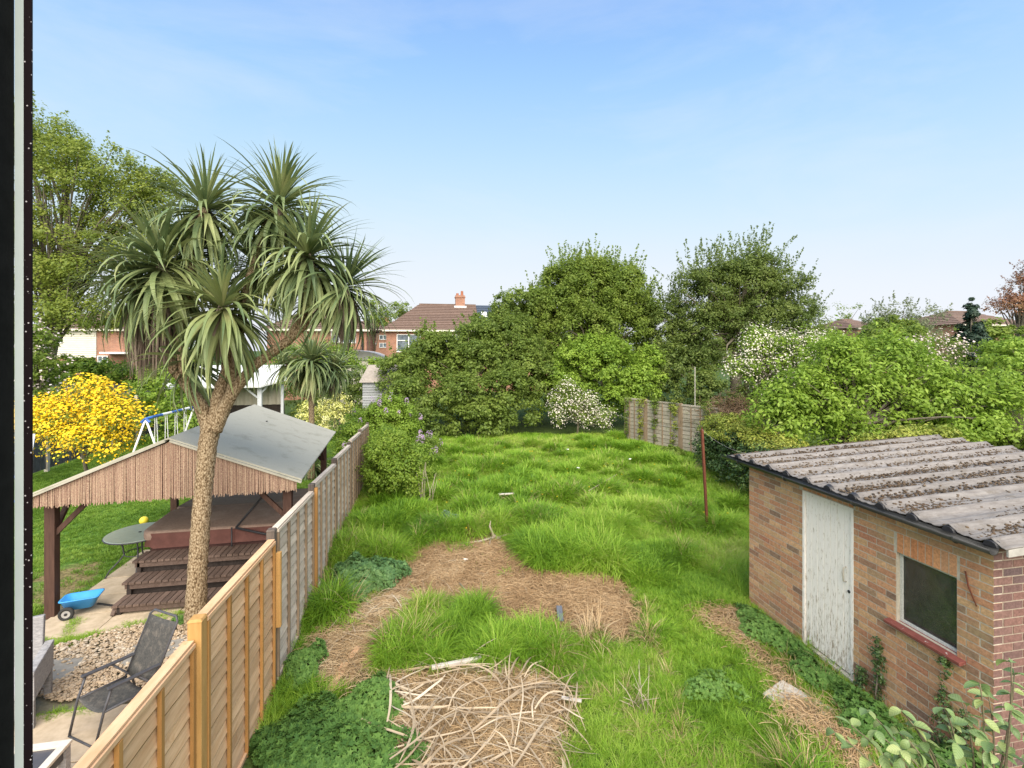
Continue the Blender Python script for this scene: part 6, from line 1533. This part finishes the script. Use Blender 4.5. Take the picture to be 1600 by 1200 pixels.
# dry stalks by the bush and the dead tuft at the bottom right of the grass
ds = thing('dry_stalks', 'tall pale dry stalks beside the bush on the left fence', 'stalks', (.1, 12.0, 0))
mb = MB()
for i in range(9):
    a = random.uniform(-.5, .5); h_ = random.uniform(.6, 1.5); x0 = random.uniform(-.15, .2)
    mb.tube([(x0, 0, 0), (x0 + a * .2, .1, h_ * .5), (x0 + a * .55, .1, h_)], [.009, .007, .003], 5)
mb.build('stems', M_twig, ds, True)
dt = thing('dead_weed', 'bleached dead weed stems standing in the grass at bottom centre right', 'weed', (2.35, 4.85, 0))
mb = MB()
for i in range(16):
    a = random.uniform(0, 6.28); h_ = random.uniform(.2, .5); r_ = random.uniform(.1, .3); x0, y0 = random.gauss(0, .05), random.gauss(0, .05); mb.tube([(x0, y0, .05), (x0 + math.cos(a) * r_ * .4, y0 + math.sin(a) * r_ * .4, h_ * .6), (x0 + math.cos(a) * r_, y0 + math.sin(a) * r_, h_)], [.0035, .003, .0015], 5)
mb.build('stems', M_twig, dt, True)
# slate, boards, litter in the grass
def flat(nm, label, cat, c_, d_, a, mt, tilt=0):
    o = MB().box((0, 0, d_[2] / 2), d_).build(nm, mt, bevel=min(.004, d_[2] * .3)); o.location = c_; o.rotation_euler = (tilt, 0, a); return tag(o, label, cat)
flat('slate_piece', 'dark grey slate piece lying on the brown bare patch', 'slate', (1.99, 6.72, .10), (.085, .32, .014), R(-12), surf('slate_dark', (.10, .11, .13), (.17, .18, .20), (20, 20, 20), .6, .2), .15)
flat('timber_offcut', 'orange timber offcut on the litter nearest the weeds', 'timber', (-1.00, 5.98, .05), (.10, .50, .022), R(-14), M_pine)
flat('timber_offcut', 'short orange timber offcut just beyond the first one', 'timber', (-.87, 6.42, .05), (.07, .22, .02), R(-20), M_pine)
flat('plank', 'pale weathered plank at the top edge of the dried leaf heap', 'timber', (.42, 5.88, .10), (.62, .045, .04), R(6), surf('pale_plank', (.45, .40, .36), (.6, .55, .5), (5, 30, 30), .8, .3))
flat('plank', 'small white plank lying in the long grass mid garden', 'timber', (2.15, 12.1, .22), (.42, .07, .03), R(-3), M_cream)
flat('plank', 'pale curled offcut at the right edge of the leaf heap', 'timber', (1.62, 5.02, .12), (.22, .04, .015), R(-25), M_cream)
flat('paving_piece', 'half buried pale concrete slab in the worn strip by the shed', 'slab', (4.15, 4.65, .0), (.42, .55, .03), R(22), M_concrete)
flat('paving_piece', 'grey slab showing under the dried leaf heap', 'slab', (.5, 4.3, .0), (.9, .5, .03), R(8), surf('grey_slab', (.2, .2, .2), (.3, .3, .3)))
for i, (x, y, lab) in enumerate(((5.3, 16.9, 'white scrap of litter in the far grass, furthest back'), (6.9, 15.0, 'white scrap of litter in the far grass toward the fence'), (4.8, 14.2, 'broken white litter in the middle of the far grass'), (.8, 8.9, 'small white stone at the top of the bare patch'), (1.35, 6.25, 'white stone at the lower edge of the bare patch'))):
    me = fast_mesh('white_stone', PV * np.array([.06, .04, .025]) * (1 + .25 * rng.normal(size=(12, 1)) * .6), PF, M_white)
    tag(link('white_stone', me, None, (x, y, .27 if y > 10 else .05)), lab, 'stone')
q = sprinkle(90, 0, 8, 9.5, 19, GARD); n_ = len(q)
dy_ = tuft('dandelion_src', 10, .012, .02, .012, 1.5, .012, G['gold'], 1, .1)
scatter('dandelions', [dy_], np.stack([q[:, 0], q[:, 1], np.full(n_, .30)], 1), rng.uniform(0, 6, n_), np.zeros(n_), np.zeros(n_), rng.uniform(.8, 1.6, n_), np.zeros(n_), 'tiny yellow dandelion flowers dotted through the long grass', 'flowers')

# ---- lobed weed patches
def weedpatch(nm, label, poly_c, rx, ry, h_, n, size, cat='weeds', mt=None, rot=0):
    cx, cy = poly_c; n_ = n
    r_ = rng.random(n_) ** .5; a = rng.uniform(0, 6.28, n_); e_ = 1 + .22 * np.sin(3 * a + cx * 5) + .12 * np.sin(7 * a + cy * 3)
    x = r_ * np.cos(a) * rx * e_; y = r_ * np.sin(a) * ry * e_
    if rot: x, y = x * math.cos(rot) - y * math.sin(rot), x * math.sin(rot) + y * math.cos(rot)
    dome = np.sqrt(np.clip(1 - r_ ** 2.2, 0, 1)); bumps = .72 + .28 * wob(x + cx, y + cy, 9, s=3)
    z = .03 + h_ * dome * bumps * np.where(rng.random(n_) < .75, rng.uniform(.85, 1.08, n_), rng.uniform(.2, .9, n_))
    P_ = np.stack([x, y, z], 1); Nn = np.stack([x / rx * .5, y / ry * .5 - .12, np.full(n_, .9)], 1) + rng.normal(0, .30, (n_, 3)); Nn /= np.linalg.norm(Nn, axis=1, keepdims=True)
    t = thing(nm, label, cat, (cx, cy, 0)); V, F = leaf_quads(P_, Nn, size, lobed=True)
    link('foliage', fast_mesh('foliage', V, F, mt or G['weed']), t)
    mb = MB()
    for i in range(30):
        k = rng.integers(0, n_); mb.tube([(x[k] * .5, y[k] * .5, 0), (x[k], y[k], z[k])], [.004, .002], 4, cap=False)
    mb.build('stems', surf('weed_stem', (.08, .14, .04), (.13, .19, .06)), t); return t
weedpatch('weed_clump', 'large spreading patch of lobed green weeds at the bottom by the new fence', (-.95, 4.75), .78, .85, .22, 5200, .068)
weedpatch('weed_clump', 'arm of lobed weeds reaching up beside the timber offcut', (-.55, 5.45), .33, .38, .26, 1500, .062)
weedpatch('weed_clump', 'small lobed weed clump against the old fence foot', (-1.42, 6.25), .22, .38, .28, 1000, .058)
weedpatch('weed_clump', 'domed mound of blue-green lobed weeds by the old fence mid way', (-.98, 8.45), .60, .68, .40, 4200, .066, mt=leafmat('leaf_weed_blue', [(.06, .14, .045), (.095, .19, .06), (.14, .25, .08), (.19, .30, .11)], trans=.2))
weedpatch('thistle_clump', 'small grey-green thistle clump in the long grass', (.55, 10.55), .30, .30, .40, 700, .085, mt=leafmat('leaf_thistle', [(.09, .15, .09), (.14, .21, .13), (.20, .27, .18)], trans=.15))
weedpatch('weed_clump', 'bright weed clump beside the shed wall left of the door', (4.72, 5.85), .25, .60, .22, 1500, .055, rot=.1)
weedpatch('weed_clump', 'weed clump in front of the shed door step', (4.72, 4.95), .20, .42, .16, 900, .055, rot=.1)
weedpatch('weed_clump', 'weed clump along the shed wall under the window', (4.66, 4.1), .28, .55, .26, 1500, .060, rot=.05)
weedpatch('weed_clump', 'weeds hugging the wall foot near the shed corner', (4.95, 3.35), .35, .5, .3, 1300, .060)
weedpatch('dark_weed_clump', 'low dark weeds in the grass right of the bare patch', (3.35, 5.0), .35, .25, .12, 500, .05)
weedpatch('dark_weed_clump', 'tuft of strappy dark green leaves at the foot of the old fence', (9.1, 16.3), .5, .6, .35, 900, .10, mt=G['mid'])

# ---- small palm-foot weeds by trunk
weedpatch('weed_clump', 'small green weed at the foot of the big palm trunk', (-3.45, 7.62), .16, .12, .10, 220, .05)
flat('ground_sheet', 'dark weed membrane showing by the palm trunk foot', 'membrane', (-3.0, 7.2, .035), (.45, .35, .01), R(20), surf('membrane', (.06, .06, .065), (.11, .11, .115), (9, 9, 9), .7, .3))

# ---- rusty pole and washing line
rp_ = thing('clothes_pole', 'leaning rusty metal clothes pole in the long grass', 'pole', (6.2, 9.5, 0))
MB().bar((0, 0, 0), (-.13, 0, 2.22), .05, .05).build('pole', M_rust, rp_, bevel=.004); MB().tube([(-.13, 0, 2.20), (-.13, 0, 2.27)], .012, 6).build('hook', M_rust, rp_)
def sagline(a, b_, sag, n_=14):
    a, b_ = Vector(a), Vector(b_); return [a.lerp(b_, i / n_) - Vector((0, 0, sag * 4 * (i / n_) * (1 - i / n_))) for i in range(n_ + 1)]
wl = thing('washing_line', 'thin pale washing line sagging from the blossom shrub past the pole to the shed', 'washing line', (0, 0, 0))
MB().tube(sagline((6.9, 20.8, 2.0), (6.07, 9.5, 2.22), .35), .0025, 4).tube(sagline((6.07, 9.5, 2.22), (5.1, 6.75, 2.32), .08), .002, 4).build('line', M_concrete, wl)
tag(MB().tube([(9.9, 15.0, 0), (9.9, 15.0, 3.2)], .018, 6).build('metal_stake', M_concrete), 'thin grey stake standing behind the old fence', 'stake').location = (1.9, 4.0, 0)

# ================================================================== FOREGROUND SHRUB (bottom right)
fs_ = thing('foreground_shrub', 'leafy shrub branches with veined leaves reaching into the bottom right corner', 'shrub', (2.75, 1.95, 0))
def veinleaf():
    m, N, L = new_mat('veined_leaf')
    out = N.new('ShaderNodeOutputMaterial'); b = N.new('ShaderNodeBsdfPrincipled'); t = N.new('ShaderNodeBsdfTranslucent'); ms = N.new('ShaderNodeMixShader'); oi = N.new('ShaderNodeObjectInfo'); tc = N.new('ShaderNodeTexCoord')
    sx = N.new('ShaderNodeSeparateXYZ'); L.new(tc.outputs['Object'], sx.inputs[0])
    ab = N.new('ShaderNodeMath'); ab.operation = 'ABSOLUTE'; L.new(sx.outputs[1], ab.inputs[0])
    sb = N.new('ShaderNodeMath'); sb.operation = 'SUBTRACT'; L.new(sx.outputs[0], sb.inputs[0]); L.new(ab.outputs[0], sb.inputs[1])
    mu = N.new('ShaderNodeMath'); mu.operation = 'MULTIPLY'; mu.inputs[1].default_value = 420; L.new(sb.outputs[0], mu.inputs[0]); sn = N.new('ShaderNodeMath'); sn.operation = 'SINE'; L.new(mu.outputs[0], sn.inputs[0])
    rp = ramp(N, [(0, (.15, .23, .08)), (.5, (.23, .33, .12)), (1, (.36, .42, .15))]); L.new(oi.outputs['Random'], rp.inputs[0])
    mx = N.new('ShaderNodeMix'); mx.data_type = 'RGBA'; mx.blend_type = 'MULTIPLY'; r2 = ramp(N, [(.72, (1, 1, 1)), (.95, (.62, .66, .6))]); L.new(sn.outputs[0], r2.inputs[0]); mx.inputs[0].default_value = 1
    L.new(rp.outputs[0], mx.inputs[6]); L.new(r2.outputs[0], mx.inputs[7]); L.new(mx.outputs[2], b.inputs['Base Color']); L.new(mx.outputs[2], t.inputs[0]); b.inputs['Roughness'].default_value = .45
    ms.inputs[0].default_value = .3; L.new(b.outputs[0], ms.inputs[1]); L.new(t.outputs[0], ms.inputs[2]); L.new(ms.outputs[0], out.inputs[0]); return m
M_vl = veinleaf(); M_fbark = surf('shrub_bark', (.10, .085, .05), (.20, .17, .10), (60, 60, 60), .8, .3)
vls = []
for s_ in range(4):
    L_, w_ = .085, .050; V, F = [], []; n_ = 7; dr = [.3, .6, 1.0, 1.4][s_]; a = .15; x = z = 0
    for i in range(n_ + 1):
        t = i / n_; k = w_ * .5 * math.sin(math.pi * min(1, t ** .85)) ** .8 if 0 < t < 1 else .0005
        V += [(x, -k, z + k * .35), (x, -k * .5, z + k * .12), (x, 0, z), (x, k * .5, z + k * .12), (x, k, z + k * .35)]
        x += math.cos(a) * L_ / n_; z += math.sin(a) * L_ / n_; a -= dr / n_
    for i in range(n_):
        for j in range(4): o_ = 5 * i + j; F.append((o_, o_ + 1, o_ + 6, o_ + 5))
    me = bpy.data.meshes.new('leaf'); me.from_pydata(V, [], F); me.materials.append(M_vl); me.polygons.foreach_set('use_smooth', [True] * len(F)); vls.append(me)
root = Vector((2.75, 1.95, 0))
# tips placed in space round the plant
tips = [(2.15, 2.05, 2.08), (2.3, 2.1, 2.10), (2.48, 2.0, 2.06), (2.66, 2.0, 2.08), (2.88, 1.95, 2.2), (2.05, 2.05, 2.06), (2.22, 1.98, 2.10), (2.42, 2.02, 2.14), (2.38, 1.95, 2.05), (2.60, 1.95, 2.18), (2.78, 1.92, 2.30), (2.95, 1.9, 2.40), (3.05, 1.95, 2.30), (2.9, 1.8, 2.12), (2.72, 1.84, 2.08), (2.58, 1.88, 2.06), (2.3, 1.92, 2.04), (3.0, 1.75, 2.0), (2.5, 2.1, 1.95), (3.1, 2.0, 2.15), (2.85, 2.05, 2.10)]
nl = 0
for ti, tp in enumerate(tips):
    tp = Vector(tp); m1 = root + Vector((random.uniform(-.05, .05), random.uniform(-.05, .05), 1.2)); m2 = m1.lerp(tp, .55) + Vector((.12, -.02, .10))
    pts_ = []
    for i in range(15):
        t = i / 14; pts_.append((root * (1-t)**3 + m1 * 3*t*(1-t)**2 + m2 * 3*t*t*(1-t) + tp * t**3) - root)
    MB().tube(pts_, [.012 * (1 - .75 * i / 14) for i in range(15)], 6).build('branch', M_fbark, fs_, True)
    for i in range(9, 15):
        for k in range(2 if i < 14 else 3):
            if nl >= 290: break
            p = pts_[i] + Vector((0, 0, 0)); az = random.uniform(0, 6.28)
            o = bpy.data.objects.new('leaf', random.choice(vls)); COL.objects.link(o); o.parent = fs_; o.location = p; o.rotation_euler = (random.gauss(0, .35), random.uniform(-.2, .7), az); k2 = random.uniform(.6, 1.05); o.scale = (k2,) * 3; nl += 1

# ------------------------------------------------------------------ groups of repeats
GROUPS = dict(brick_house='brick houses behind the gardens', distant_house='distant houses on the skyline', distant_tree='distant trees on the skyline', background_tree='trees behind the garden ends',
              ivy_strand='ivy strands on the old fence', wall_climber='climbing weeds on the shed wall', twig='twigs lying in the garden', timber_offcut='timber offcuts by the left fence', plank='loose planks in the garden',
              white_stone='white scraps and stones in the garden', weed_clump='clumps of lobed weeds', lilac_bush='lilac bushes', boundary_fence='boundary fences of the other gardens', cabbage_palm='palm trees in the neighbour garden',
              dry_leaf_pile='dried leaf litter', paving_piece='half buried paving pieces', bush='bushes round the gardens', hedge='hedges behind the neighbour garden', ivy_growth='ivy growing beside the shed', tree='tall trees at the garden end', blossom_tree='blossoming trees at the right')
for o in scene.objects:
    if o.parent is None and 'category' in o and 'group' not in o:
        k = o.name.split('.')[0]
        if k in GROUPS: o['group'] = GROUPS[k]
